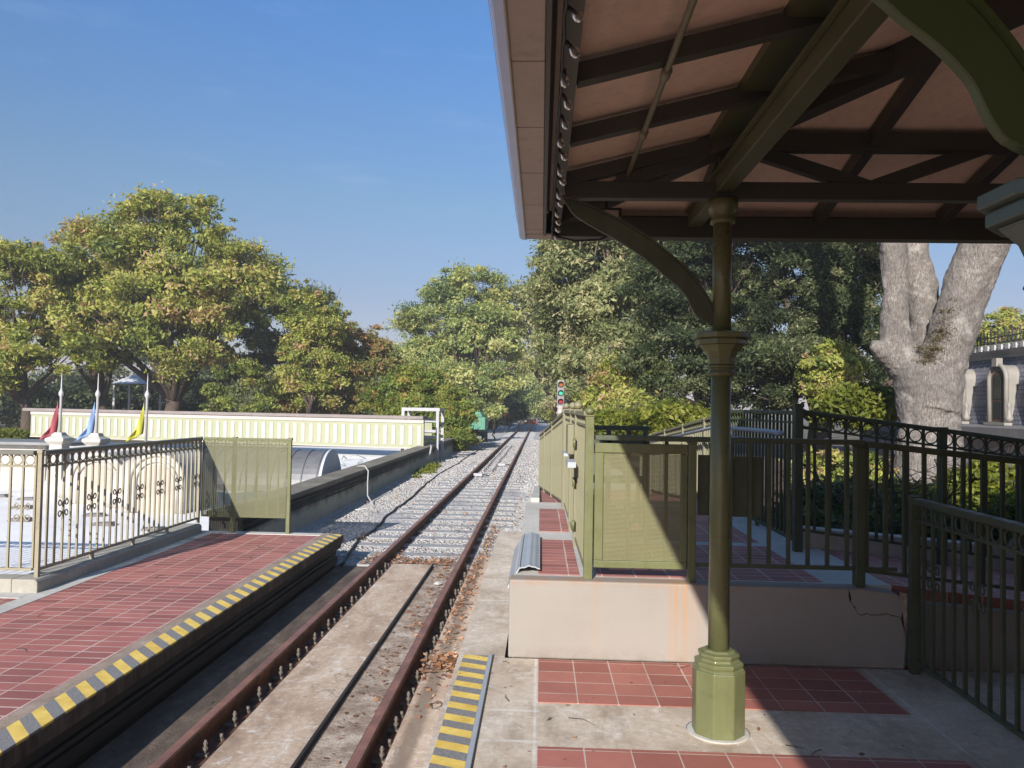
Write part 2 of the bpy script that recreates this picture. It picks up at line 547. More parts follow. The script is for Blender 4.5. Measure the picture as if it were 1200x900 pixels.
LEAF = {
    'golden': leafmat('golden_green_leaves', [(0.0, (0.11, 0.15, 0.04)), (0.35, (0.28, 0.33, 0.075)), (0.7, (0.48, 0.49, 0.12)), (0.88, (0.50, 0.42, 0.16)), (1.0, (0.5, 0.32, 0.2))]),
    'mid': leafmat('mid_green_leaves', [(0.0, (0.108, 0.158, 0.064)), (0.5, (0.306, 0.382, 0.125)), (0.85, (0.550, 0.528, 0.178)), (1.0, (0.550, 0.550, 0.248))]),
    'oak': leafmat('olive_oak_leaves', [(0.0, (0.085, 0.112, 0.051)), (0.5, (0.232, 0.270, 0.116)), (0.85, (0.388, 0.405, 0.187)), (1.0, (0.527, 0.465, 0.272))]),
    'dark': leafmat('dark_green_leaves', [(0.0, (0.03, 0.043, 0.022)), (0.55, (0.078, 0.105, 0.045)), (0.86, (0.16, 0.19, 0.075)), (1.0, (0.3, 0.29, 0.17))]),  # palette deepened to stand for shade as well as a darker species
    'dry': leafmat('dry_fern_fronds', [(0.0, (0.05, 0.045, 0.02)), (0.5, (0.13, 0.10, 0.05)), (1.0, (0.2, 0.16, 0.08))]),
    'rust': leafmat('reddish_vine_leaves', [(0.0, (0.101, 0.138, 0.046)), (0.4, (0.242, 0.274, 0.069)), (0.7, (0.383, 0.298, 0.114)), (1.0, (0.524, 0.252, 0.160))]),
    'bush': leafmat('orange_green_bush_leaves', [(0.0, (0.10, 0.16, 0.03)), (0.5, (0.24, 0.30, 0.06)), (0.85, (0.36, 0.36, 0.07)), (0.95, (0.36, 0.26, 0.07)), (1.0, (0.34, 0.14, 0.06))]),
    'lime': leafmat('lime_green_leaves', [(0.0, (0.068, 0.092, 0.015)), (0.5, (0.169, 0.199, 0.025)), (1.0, (0.287, 0.291, 0.050))]),
}

# ------------------------------------------------------------------ object helpers
ORG = {}


def tag(o, label=None, cat=None, group=None, kind=None):
    if label: o['label'] = label
    if cat: o['category'] = cat
    if group: o['group'] = group
    if kind: o['kind'] = kind
    return o


def thing(name, loc, label, cat, group=None):
    o = bpy.data.objects.new(name, None)
    o.empty_display_size = 0.2
    COL.objects.link(o)
    o.location = loc
    ORG[o] = Vector(loc)
    return tag(o, label, cat, group)


def link(name, me, mat=None, parent=None, loc=None, bevel=0.0):
    """mesh given in local coordinates; loc is a world position"""
    if mat is not None and not me.materials:
        me.materials.append(mat)
    o = bpy.data.objects.new(name, me)
    COL.objects.link(o)
    loc = Vector(loc if loc is not None else (0, 0, 0))
    if parent is not None:
        o.parent = parent
        o.location = loc - ORG[parent]
    else:
        o.location = loc
    ORG[o] = loc
    if bevel:
        b = o.modifiers.new('bevel', 'BEVEL')
        b.width = bevel
        b.segments = 2
        b.limit_method = 'ANGLE'
    return o


def copy_tree(o, parent=None):
    c = o.copy()
    COL.objects.link(c)
    if parent is not None:
        c.parent = parent
    ORG[c] = ORG[o]
    for ch in list(o.children):
        copy_tree(ch, c)
    return c


class MB:
    def __init__(s):
        s.v = []
        s.f = []
        s.sm = []

    def add(s, vs, fs, smooth=False):
        n = len(s.v)
        s.v += [tuple(v) for v in vs]
        s.f += [tuple(i + n for i in f) for f in fs]
        s.sm += [smooth] * len(fs)
        return s

    def box(s, x0, x1, y0, y1, z0, z1):
        v = [(x, y, z) for x in (x0, x1) for y in (y0, y1) for z in (z0, z1)]
        return s.add(v, [(0, 1, 3, 2), (4, 6, 7, 5), (0, 4, 5, 1), (2, 3, 7, 6), (0, 2, 6, 4), (1, 5, 7, 3)])

    def beam(s, p0, p1, w, h, upv=(0, 0, 1), z_mid=True):
        p0, p1 = Vector(p0), Vector(p1)
        d = (p1 - p0).normalized()
        a = d.cross(Vector(upv)).normalized() * (w / 2)
        b = a.cross(d).normalized() * (h / 2)
        v = []
        for p in (p0, p1):
            v += [p - a - b, p + a - b, p + a + b, p - a + b]
        return s.add(v, [(3, 2, 1, 0), (4, 5, 6, 7), (0, 1, 5, 4), (1, 2, 6, 5), (2, 3, 7, 6), (3, 0, 4, 7)])

    def tube(s, pts, r, n=8, closed=False, caps=True):
        pts = [Vector(p) for p in pts]
        rs = r if isinstance(r, (list, tuple)) else [r] * len(pts)
        N = len(pts)
        ref = None
        rings = []
        for i, p in enumerate(pts):
            if closed:
                d = pts[(i + 1) % N] - pts[i - 1]
            else:
                d = pts[min(i + 1, N - 1)] - pts[max(i - 1, 0)]
            d.normalize()
            if ref is None:
                ref = Vector((0, 0, 1)) if abs(d.z) < 0.9 else Vector((1, 0, 0))
            a = (ref - d * ref.dot(d)).normalized()
            ref = a
            b = d.cross(a)
            rings.append([p + (a * math.cos(2 * math.pi * k / n) + b * math.sin(2 * math.pi * k / n)) * rs[i] for k in range(n)])
        vs = [v for rg in rings for v in rg]
        fs = []
        for i in range(N if closed else N - 1):
            j = (i + 1) % N
            for k in range(n):
                l = (k + 1) % n
                fs.append((i * n + k, i * n + l, j * n + l, j * n + k))
        if caps and not closed:
            fs.append(tuple(range(n - 1, -1, -1)))
            fs.append(tuple((N - 1) * n + k for k in range(n)))
        return s.add(vs, fs, True)

    def lathe(s, prof, n=16, c=(0, 0, 0), phase=0.0, smooth=True, cap=True):
        vs = []
        for r, z in prof:
            vs += [(c[0] + r * math.cos(phase + 2 * math.pi * k / n), c[1] + r * math.sin(phase + 2 * math.pi * k / n), c[2] + z) for k in range(n)]
        fs = []
        for i in range(len(prof) - 1):
            for k in range(n):
                l = (k + 1) % n
                fs.append((i * n + k, i * n + l, (i + 1) * n + l, (i + 1) * n + k))
        if cap:
            fs.append(tuple(range(n - 1, -1, -1)))
            fs.append(tuple((len(prof) - 1) * n + k for k in range(n)))
        return s.add(vs, fs, smooth)

    def prism(s, poly, axis, a, b):
        """extrude a 2-D polygon along axis ('x','y','z') from a to b"""
        def P(u, v, t):
            return {'x': (t, u, v), 'y': (u, t, v), 'z': (u, v, t)}[axis]
        n = len(poly)
        vs = [P(u, v, a) for u, v in poly] + [P(u, v, b) for u, v in poly]
        fs = [tuple(range(n - 1, -1, -1)), tuple(range(n, 2 * n))]
        fs += [(i, (i + 1) % n, n + (i + 1) % n, n + i) for i in range(n)]
        return s.add(vs, fs)

    def mesh(s, name, org=(0, 0, 0)):
        me = bpy.data.meshes.new(name)
        ox, oy, oz = org
        me.from_pydata([(x - ox, y - oy, z - oz) for x, y, z in s.v], [], s.f)
        me.polygons.foreach_set('use_smooth', s.sm)
        me.update()
        return me

    def build(s, name, mat, parent=None, loc=None, bevel=0.0):
        """vertices are world coordinates; origin at loc or at the parent's origin"""
        if loc is None:
            loc = ORG[parent] if parent is not None else (0, 0, 0)
        return link(name, s.mesh(name, loc), mat, parent, loc, bevel)


def fix_normals(o):
    import bmesh
    bm = bmesh.new()
    bm.from_mesh(o.data)
    bmesh.ops.recalc_face_normals(bm, faces=bm.faces)
    bm.to_mesh(o.data)
    bm.free()
    return o


def structure(name, mb, mat, loc=(0, 0, 0), bevel=0.0):
    o = mb.build(name, mat, None, loc, bevel)
    o['kind'] = 'structure'
    return o


def quad_mesh(name, V, nper, mat, tint=None, parent=None, loc=(0, 0, 0), faces=None):
    """numpy: V (n*nper,3) world verts, each group of nper verts one polygon (or given face table)"""
    V = np.asarray(V, dtype=np.float32) - np.array(loc, dtype=np.float32)
    me = bpy.data.meshes.new(name)
    me.vertices.add(len(V))
    me.vertices.foreach_set('co', V.ravel())
    if faces is None:
        nf = len(V) // nper
        idx = np.arange(len(V), dtype=np.int32)
    else:
        nf = faces.shape[0]
        nper = faces.shape[1]
        idx = faces.ravel().astype(np.int32)
    me.loops.add(len(idx))
    me.loops.foreach_set('vertex_index', idx)
    me.polygons.add(nf)
    me.polygons.foreach_set('loop_start', np.arange(nf, dtype=np.int32) * nper)
    me.polygons.foreach_set('loop_total', np.full(nf, nper, dtype=np.int32))
    me.update(calc_edges=True)
    if tint is not None:
        a = me.attributes.new('tint', 'FLOAT', 'FACE')
        a.data.foreach_set('value', np.asarray(tint, dtype=np.float32))
    return link(name, me, mat, parent, loc)


rnd = random.Random(7)
rng = np.random.default_rng(11)

# ================================================================== GROUND
GZ = -0.36
b = MB()
b.add([(-400, -60, GZ - 0.02), (400, -60, GZ - 0.02), (400, 700, GZ - 0.02), (-400, 700, GZ - 0.02)], [(0, 1, 2, 3)])
m = Mat('soil_and_litter')
col = m.ramp(m.noise(0.8, 9, 0.75), [(0.3, (0.05, 0.045, 0.02)), (0.55, (0.11, 0.09, 0.05)), (0.75, (0.16, 0.14, 0.08))])
m.col(col).set(0.95)
M['soil'] = m.m
structure('ground', b, M['soil'])

# ballast bed: gently uneven sheet from the crossing to the far trees
xs = np.linspace(-8.5, 3.2, 48)
ys = np.concatenate([np.linspace(9.0, 40, 120), np.linspace(41, 135, 60)])
bb = MB()
vv = []
for y in ys:
    for x in xs:
        x0 = x
        zz = GZ + 0.008 * math.sin(x * 3.1 + y * 1.7) + 0.01 * math.sin(x * 1.3 - y * 0.6)
        if y < 42 and x < -3.5:
            x0 = x
        vv.append((x0, y, zz + 0.012))
nx = len(xs)
ff = [(j * nx + i, j * nx + i + 1, (j + 1) * nx + i + 1, (j + 1) * nx + i) for j in range(len(ys) - 1) for i in range(nx - 1)
      if not (ys[j] < 39.5 and xs[i + 1] < -3.6)]
bb.add(vv, ff)
structure('ballast', bb, M['ballast'])

# loose crushed stones on it
def stones(n, xr, yr, size, power=1.0):
    u = rng.random(n)
    Y = yr[0] + (yr[1] - yr[0]) * u ** power
    X = xr[0] + (xr[1] - xr[0]) * rng.random(n)
    return X, Y, size * (0.6 + 0.9 * rng.random(n))


Xs, Ys, Ss = [], [], []
for n, xr, yr, s, p in ((42000, (-3.5, 0.1), (9.05, 18), 0.020, 1.0), (30000, (-3.5, 0.4), (18, 45), 0.034, 1.3)):
    X, Y, S = stones(n, xr, yr, s, p)
    Xs.append(X); Ys.append(Y); Ss.append(S)
X = np.concatenate(Xs); Y = np.concatenate(Ys); S = np.concatenate(Ss)
# keep tie tops mostly clear: ties every 0.6 m from 9.15
ph = ((Y - 9.15) / 0.6) % 1.0
ontie = ((ph < 0.21) | (ph > 0.79)) & (X > -2.5) & (X < -0.4)
onrail = (np.abs(X + 1.83) < 0.07) | (np.abs(X + 0.89) < 0.07)
keep = (~ontie | (rng.random(len(X)) < 0.3)) & ~onrail & ~((X > -0.25) & (Y < 9.0))
X, Y, S = X[keep], Y[keep], S[keep]
n = len(X)
cube = np.array([(x, y, z) for x in (-.5, .5) for y in (-.5, .5) for z in (-.5, .5)])
Vt = cube[None] * (0.6 + 0.7 * rng.random((n, 8, 1))) * S[:, None, None] * np.array([1, 0.85, 0.65])
th = rng.random(n) * 6.283
c, s_ = np.cos(th)[:, None], np.sin(th)[:, None]
Vx = Vt[:, :, 0] * c - Vt[:, :, 1] * s_ + X[:, None]
Vy = Vt[:, :, 0] * s_ + Vt[:, :, 1] * c + Y[:, None]
Vz = Vt[:, :, 2] + GZ + 0.014 + S[:, None] * 0.25
Vt = np.stack([Vx, Vy, Vz], -1).reshape(-1, 3)
fb = np.array([(0, 1, 3, 2), (4, 6, 7, 5), (0, 4, 5, 1), (2, 3, 7, 6), (0, 2, 6, 4), (1, 5, 7, 3)])
F = (fb[None] + (np.arange(n) * 8)[:, None, None]).reshape(-1, 4)
tt = np.repeat(np.where(rng.random(n) < 0.03, 1.0, rng.random(n) * 0.9), 6)
o = quad_mesh('ballast_stones', Vt, 4, M['stone'], tt, faces=F)
tag(o, kind='stuff', label='loose grey crushed stones lying around the railway ties', cat='gravel')

# ================================================================== TRACK
XL, XR_ = -1.83, -0.89
RT = -0.21
TE = 118.0
tr = thing('railway_track', (-1.36, 9, GZ), 'narrow gauge railway track with rusty rails running to the far trees', 'railway track')
prof = [(-0.06, -0.15), (0.06, -0.15), (0.06, -0.138), (0.012, -0.118), (0.012, -0.045), (0.032, -0.032), (0.032, -0.004), (0.026, 0.0),
        (-0.026, 0.0), (-0.032, -0.004), (-0.032, -0.032), (-0.012, -0.045), (-0.012, -0.118), (-0.06, -0.138)]
rails = []
for xr in (XL, XR_):
    b = MB()
    b.prism([(xr + u, RT + w) for u, w in prof], 'y', -3.0, TE)
    ra = b.build('rail', M['rust'], tr)
    fix_normals(ra)
    b = MB()
    b.box(xr - 0.025, xr + 0.025, -3.0, TE, RT + 0.001, RT + 0.003)
    b.build('running_surface', M['rust_top'], ra)
    rails.append(ra)
# studs clamping the rails in the crossing slab
bm_t = MB()
bm_t.box(-0.016, 0.016, -0.014, 0.014, 0, 0.02)
bm_t.lathe([(0.008, 0.018), (0.0075, 0.092)], 8)
bm_t.lathe([(0.014, 0.042), (0.014, 0.056)], 6, smooth=False)
bm_t.lathe([(0.012, 0.07), (0.012, 0.08)], 6, smooth=False)
bm_t.box(-.05, -.016, -.012, .012, .004, .016)
tall = bm_t.mesh('rail_stud')
bm_s = MB()
bm_s.lathe([(0.015, 0.0), (0.015, 0.02)], 6, smooth=False)
bm_s.lathe([(0.010, 0.02), (0.010, 0.045)], 8)
short = bm_s.mesh('rail_stud_short')
for ra, xr in zip(rails, (XL, XR_)):
    y = 2.9
    k = 0
    while y < 8.95:
        link('rail_stud', tall if k % 2 == 0 else short, M['bolt'], ra, (xr + 0.085 + rnd.uniform(-.006, .006), y, -0.335))
        y += 0.195
        k += 1
# clamp strip under studs
for ra, xr in zip(rails, (XL, XR_)):
    b = MB()
    b.box(xr + 0.062, xr + 0.12, -3, 9.0, -0.345, -0.328)
    b.build('clamp_bar', M['rust'], ra)
# ties
b = MB()
b.box(-1.03, 1.03, -0.11, 0.11, -0.14, 0.0)
tie = b.mesh('tie')
y = 9.15
i = 0
while y < 68:
    o = link('tie', tie, M['tie'], tr, (-1.43 + rnd.uniform(-.05, .05), y, GZ + 0.032 + rnd.uniform(-.006, .006)), bevel=0.012)
    o.rotation_euler.z = rnd.uniform(-.012, .012)
    y += 0.6
    i += 1
b = MB()
while y < 110:
    b.box(-2.45, -0.4, y - .11, y + .11, GZ - .05, GZ + .04)
    y += 0.6
o = b.build('far_ties', M['tie'], tr)
o['kind'] = 'stuff'

# crossing slab between and beside the rails
b = MB()
b.box(XL + 0.13, -1.245, -4, 9.0, GZ - .1, -0.305)
structure('crossing_slab', b, M['concrete_dusty'], (-1.5, 6, -0.3))
b = MB()
b.box(-2.36, XL - 0.065, -4, 9.0, GZ - .1, -0.345)
mdk = Mat('dark_oily_dirt')
mdk.col(mdk.ramp(mdk.noise(4, 9, .78, mdk.mapping((1.5, .6, 1))), [(.3, (.05, .036, .027)), (.52, (.11, .08, .06)), (.72, (.24, .185, .14))])).set(.85)
mdk.bump(mdk.noise(50, 6, .7), .6, .012)
structure('track_side_dirt', b, mdk.m, (-2, 6, -0.3))
b = MB()
b.box(XL + 0.066, XL + 0.128, -4, 9.0, GZ - .1, -0.348)
b.box(-1.218, XR_ - 0.065, -4, 9.0, GZ - .1, -0.322)
structure('track_dirt', b, M['dirt'], (-1.5, 6, -0.3))
mts = concrete('trackside_concrete', (0.33, 0.22, 0.15), (0.57, 0.43, 0.31), (0.76, 0.66, 0.55), 2.2, stretch=(1.4, .6, 1), splotch=.6)
q_ = mts.b.inputs['Base Color'].links[0].from_socket
o_ = mts.sep()
wob = mts.math('ADD', o_[0], mts.math('MULTIPLY', mts.math('SUBTRACT', mts.noise(2.5, 6, .7), .5), .12))
# oil stain running along the rail (object origin is at x = -0.6)
q_ = mts.mix(mts.rng(mts.math('ABSOLUTE', mts.math('ADD', wob, .075)), .03, .06, .7, 0), q_, (.17, .125, .09))
mts.col(q_)
b = MB()
b.box(XR_ + 0.066, XR_ + 0.13, -4, 9.0, GZ - .1, -0.349)
b.box(XR_ + 0.131, -0.465, -4, 9.2, GZ - .1, -0.245)
structure('trackside_slab', b, mts.m, (-0.6, 6, -0.3))
# steel angle edge beside slab
b = MB()
b.box(-1.241, -1.219, -4, 8.95, -0.36, -0.29)
tag(b.build('steel_edge', M['near_black'], None, (-1.22, 8.9, -0.33), 0.004), 'thin dark steel edging bar running along the slab between the rails', 'edging')

# ================================================================== LEFT PLATFORM
LP0, LP1 = -3.72, -2.315
LY = 9.0
b = MB()
b.box(-3.859, -2.571, -6, LY - .001, -0.6, 0.0)
structure('left_platform', b, M['tile'], (-3, 6, 0))
b = MB()
b.box(-4.02, -3.86, 3.0, LY + .0, -0.2, 0.004)
b.box(-12.0, -4.021, 5.86, 6.02, -0.2, 0.005)
b.box(-4.3, -2.571, LY, LY + .14, -0.5, 0.006)
structure('platform_border', b, M['concrete_pale'], (-3, 6, 0))
b = MB()
b.box(-12.0, -4.021, -6, 5.859, -0.5, 0.0)
b.box(-4.021, -3.861, -6, 2.999, -0.5, 0.0)
bq = MB(); bq.box(-2.57, -2.476, -6, LY + .14, -0.5, 0.007)
structure('edge_concrete', bq, concrete('brown_edge_concrete', (.2, .14, .1), (.33, .25, .19), (.46, .38, .31), 3).m, (-2.5, 6, 0), .003)
structure('left_platform_paving', b, M['tile'], (-3.02, 6, 0))
b = MB()
b.box(-2.475, LP1, -6, 9.06, 0.0, 0.015)
tag(b.build('warning_strip', M['stripe_left'], None, (-2.5, 9, 0), 0.004), 'long yellow and grey striped strip along the left platform edge', 'warning strip')
b = MB(); b.box(-2.475, LP1 + .003, -6, 9.065, -.08, -.001)
tag(b.build('edge_timber', M['bark_mid'], None, (-2.5, 9.06, -.04), .006), 'weathered brown edge timber under the long striped strip', 'timber')
# near-black stepped platform face
b = MB()
b.box(-2.475, -2.33, -6, 9.04, -0.14, -0.081)
b.box(-2.6, -2.375, -6, 9.0, -0.22, -0.141)
b.box(-2.6, -2.345, -6, 8.96, -0.30, -0.221)
b.box(-2.6, -2.395, -6, 9.05, -0.5, -0.301)
o = b.build('platform_face', M['near_black'], None, (-2.5, 9, -0.3), 0.01)
o['kind'] = 'structure'
# a rusty pipe lying along the foot of the platform
b = MB()
b.tube([(-2.35, -4 + i * 1.0, -0.18 + 0.006 * math.sin(i * 2.1)) for i in range(13)] + [(-2.345, 8.7, -0.19)], 0.016, 8)
tag(b.build('conduit', M['near_black'], None, (-2.4, 8.7, -0.2)), 'dark pipe running along the dark face of the left platform', 'pipe')

# kerb carrying the left fence
b = MB()
b.prism([(-4.20, -0.2), (-3.99, -0.2), (-3.99, 0.085), (-4.01, 0.11), (-4.20, 0.11)], 'y', 6.02, 9.0)
b.box(-12, -4.201, 6.02, 6.20, -0.2, 0.11)
o = tag(b.build('kerb', M['concrete_kerb'], None, (-4.1, 6.1, 0), 0.008), 'pale concrete kerb under the iron fence on the left platform', 'kerb')
# fluted block on the kerb at the near left
b = MB()
for i in range(12):
    x = -4.62 - i * 0.028
    b.lathe([(0.011, 0), (0.011, 0.1)], 8, (x, 6.012, 0.005))
b.box(-4.98, -4.6, 5.995, 6.019, 0.0, 0.112)


# ================================================================== FENCES
def ring_pts(r, n=20):
    return [(r * math.cos(2 * math.pi * k / n), 0, r * math.sin(2 * math.pi * k / n)) for k in range(n)]


def scroll_mesh(w=0.07, h=0.09):
    """four C-scrolls back to back around a baluster"""
    b = MB()
    for sx in (-1, 1):
        for sz in (-1, 1):
            pts = []
            for k in range(22):
                t = k / 21
                if t < 0.45:
                    u = t / 0.45
                    pts.append((sx * (0.008 + w * 0.55 * u * u), 0, sz * (h * (0.05 + 0.75 * u))))
                else:
                    a = (t - 0.45) / 0.55 * 5.0
                    r = 0.032 * (1 - 0.13 * a)
                    cx, cz = w * 0.55 + 0.001, h * 0.8 - 0.0
                    pts.append((sx * (cx + 0.0 + r * math.sin(a * 1.0) * 1.0), 0, sz * (cz - 0.03 + r * math.cos(a))))
            b.tube(pts, 0.0055, 6)
    return b.mesh('scroll')


def fence(name, p0, p1, label, z0=0.0, z1=0.0, H=1.05, gap=0.11, mat=None, rail_mat=None, rings=True, scrolls=None,
          posts=(), post_w=0.045, bar=0.018, bottom=0.09, rail_w=0.05, rail_h=0.03, group=None, cat='fence', finial=False,
          mesh=None, post_extra=0.0, ringh=0.085, midrail=True, post_drop=0.0, botrail=True):
    mat = mat or M['bronze_fence']
    rail_mat = rail_mat or mat
    p0 = Vector((*p0, z0)); p1 = Vector((*p1, z1))
    root = thing(name, p0, label, cat, group)
    L = (p1.xy - p0.xy).length
    ang = math.atan2(p1.y - p0.y, p1.x - p0.x)
    lerp = lambda t, dz=0.0: p0.lerp(p1, t) + Vector((0, 0, dz))
    b = MB(); b.beam(lerp(0, H - rail_h / 2), lerp(1, H - rail_h / 2), rail_w, rail_h)
    b.build('top_rail', rail_mat, root, bevel=0.006)
    low = H - rail_h
    if rings:
        b = MB(); zz = H - rail_h - ringh - 0.008
        b.beam(lerp(0, zz), lerp(1, zz), 0.026, 0.016)
        b.build('middle_rail', mat, root)
    elif midrail:
        b = MB(); zz = H - rail_h - 0.06
        b.beam(lerp(0, zz), lerp(1, zz), 0.026, 0.016)
        b.build('middle_rail', mat, root)
    if botrail:
        b = MB(); b.beam(lerp(0, bottom), lerp(1, bottom), 0.03, 0.02)
        b.build('bottom_rail', mat, root)
    bl = MB(); bl.box(-bar / 2, bar / 2, -bar / 2, bar / 2, 0, H - rail_h - bottom - 0.01)
    bm_ = bl.mesh('baluster')
    n = max(1, round(L / gap))
    pset = [t * L for t in posts]
    rm = None
    if rings:
        r_ = MB(); r_.tube(ring_pts(min(ringh / 2 - 0.003, gap / 2 - 0.008)), 0.0055, 6, closed=True); rm = r_.mesh('ring')
    sm_ = scroll_mesh() if scrolls else None
    nb = 0
    for k in range(n + 1):
        s = k / n * L
        if all(abs(s - q) > post_w * 0.6 for q in pset) and nb < 98:
            o = link('baluster', bm_, mat, root, lerp(k / n, bottom + 0.01))
            o.rotation_euler.z = ang
            nb += 1
        if rings and k < n and k < 98:
            o = link('ring', rm, mat, root, lerp((k + 0.5) / n, H - rail_h - ringh / 2))
            o.rotation_euler.z = ang
        if scrolls and k % scrolls[0] == scrolls[1] and 0 < k < n:
            o = link('scroll', sm_, mat, root, lerp(k / n, scrolls[2]))
            o.rotation_euler.z = ang
    if posts:
        pb = MB(); hw = post_w / 2
        ph_ = H + post_extra
        pb.box(-hw, hw, -hw, hw, -post_drop, ph_)
        pb.box(-hw - .006, hw + .006, -hw - .006, hw + .006, ph_ - .02, ph_ + .008)
        if finial:
            pb.lathe([(0.012, ph_ + .008), (0.03, ph_ + .02), (0.036, ph_ + .04), (0.028, ph_ + .06), (0.004, ph_ + .072)], 12)
        pm = pb.mesh('post')
        for t in posts:
            o = link('post', pm, mat, root, lerp(t, 0))
            o.rotation_euler.z = ang
    if mesh:
        b = MB()
        t0, t1, zb, zt = mesh[:4]
        b.beam(Vector((t0 * L, 0, (zb + zt) / 2)), Vector((t1 * L, 0, (zb + zt) / 2)), 0.004, zt - zb)
        me = b.mesh('mesh_panel')
        o = link('mesh_panel', me, mesh[4], root, p0 + Vector((0, mesh[5] if len(mesh) > 5 else 0, 0)))
        o.rotation_euler.z = ang
    return root


LB = 0.11
f1 = fence('iron_fence', (-4.06, 6.12), (-4.06, 9.04), 'bronze iron fence with rings and scrolls beside the red paving', LB, LB, 1.02, 0.104,
           rail_mat=M['bronze_rail'], rings=True, scrolls=(4, 3, 0.52), posts=(0.0, 1.0), bottom=0.06, rail_w=0.075, rail_h=0.035, bar=0.016,
           group='iron fences round the left platform', post_w=0.032)
# small feet under the bottom rail
ft = MB(); ft.box(-.014, .014, -.014, .014, 0, 0.055); ftm = ft.mesh('foot')
for t in (0.26, 0.5, 0.74):
    link('foot', ftm, M['bronze_fence'], f1, (-4.06, 6.12 + 2.92 * t, LB))
f2 = fence('iron_fence', (-12.0, 6.12), (-4.10, 6.12), 'bronze iron fence with large rings at the left border, seen face on', LB, LB, 1.02, 0.104,
           rail_mat=M['bronze_rail'], rings=True, scrolls=(7, 5, 0.52), posts=(0.0, 0.5), bottom=0.06, rail_w=0.075, rail_h=0.035, bar=0.016,
           group='iron fences round the left platform', post_w=0.032)
f3 = fence('mesh_fence', (-4.02, 9.06), (-2.98, 9.06), 'olive fence with perforated sheet at the far end of the left platform', 0.0, 0.0, 1.13, 0.125,
           mat=M['olive'], rail_mat=M['olive'], rings=True, ringh=0.07, posts=(0.36, 1.0), bottom=0.20, rail_w=0.045, rail_h=0.035, bar=0.016,
           post_w=0.042, mesh=(0.0, 0.98, 0.19, 1.10, M['mesh_dense'], -0.03))

# ================================================================== RETAINING WALL left of track
b = MB()
b.box(-4.0, -3.62, 9.2, 39.0, -0.5, 0.16)
w = thing('retaining_wall', (-3.8, 9.2, GZ), 'long grimy concrete retaining wall along the ballast left of the track', 'wall')
b.build('wall_body', M['grimy'], w, bevel=0.01)
b = MB(); b.box(-4.03, -3.575, 9.18, 39.02, 0.162, 0.235)
b.build('coping', concrete('grimy_coping', (.12, .105, .075), (.2, .18, .135), (.32, .29, .23), 1.5).m, w, bevel=0.015)
for k, (zz, r) in enumerate(((0.10, 0.014), (0.06, 0.012), (0.02, 0.012), (-0.02, 0.01))):
    b = MB()
    pts = [(-3.60 + 0.006 * math.sin(i * 1.3 + k), 9.3 + i * 0.9, zz + 0.012 * math.sin(i * 0.9 + k * 2)) for i in range(13 + 4 * (k < 2))]
    b.tube(pts, r, 6)
    tag(b.build('cable', M['black'], None, (-3.6, 9.3, zz)), 'black cable clipped along the concrete wall, %s' % ('topmost and thickest of four', 'second from the top', 'third from the top', 'lowest and thinnest of four')[k], 'cable', 'cables on the concrete wall')
b = MB()
p = [at(497, 524, 25) , at(501, 528, 24.4), at(502, 534, 24), at(499, 540, 23.6)]
b.tube([(-3.62, 25.2, 0.27), (-3.5, 24.6, 0.24), (-3.48, 24.2, 0.05), (-3.52, 23.8, -0.1)], 0.03, 8)
tag(b.build('hose', M['bright_cable'], None, (-3.6, 24, 0)), 'short white hose drooping off the wall near the panel end', 'hose')
b = MB()
b.tube([(-3.8, 15.9, 0.27), (-3.62, 15.8, 0.285), (-3.5, 15.6, 0.2), (-3.42, 15.2, -0.02), (-3.3, 14.7, -0.2), (-3.1, 14.3, -0.32), (-3.02, 14.1, -0.335), (-3.3, 13.7, -0.335)], 0.013, 8)
tag(b.build('hose', M['bright_cable'], None, (-3.6, 15, 0)), 'pale hose hanging over the concrete wall down to the gravel', 'hose')
# black cable wandering along the ballast
b = MB()
pts = []
cps = [(-2.28, 8.9), (-2.36, 9.6), (-2.5, 10.6), (-2.44, 11.4), (-2.58, 13), (-2.60, 15.5), (-2.72, 18), (-2.78, 21), (-2.68, 25), (-2.72, 30), (-2.6, 36)]
for i in range(len(cps) - 1):
    for k in range(5):
        t = k / 5
        pts.append((cps[i][0] * (1 - t) + cps[i + 1][0] * t + rnd.uniform(-.02, .02), cps[i][1] * (1 - t) + cps[i + 1][1] * t, GZ + 0.045))
b.tube(pts, 0.018, 6)
tag(b.build('ground_cable', M['black'], None, (-2.4, 9, GZ)), 'thick black cable snaking over the gravel left of the track', 'cable')
# signal cables between the rails
for x0, lab in ((-1.62, 'thin black cable lying between the rails, nearer the left rail'), (-1.38, 'thin black cable lying between the rails, nearer the centre')):
    b = MB()
    b.tube([(x0 + 0.015 * math.sin(i), 22 + i, GZ + 0.075) for i in range(16)], 0.012, 6)
    tag(b.build('signal_cable', M['black'], None, (x0, 22, GZ)), lab, 'cable')
# white boxes on the sleepers
for (bx, by), lab in (((-1.66, 20.6), 'white sensor box on the ties beside the left rail'), ((-1.22, 24.4), 'white sensor box with arm farther along between the rails')):
    t = thing('sensor_box', (bx, by, GZ + .05), lab, 'sensor box', 'sensor boxes on the track')
    b = MB(); b.box(bx - .12, bx + .12, by - .06, by + .06, GZ + .05, GZ + .13)
    b.build('housing', M['white_metal'], t, bevel=0.01)
    b = MB(); b.tube([(bx + .12, by, GZ + .1), (bx + .22, by + .02, GZ + .09), (bx + .3, by + .05, GZ + .06)], 0.015, 6)
    b.build('lead', M['black'], t)

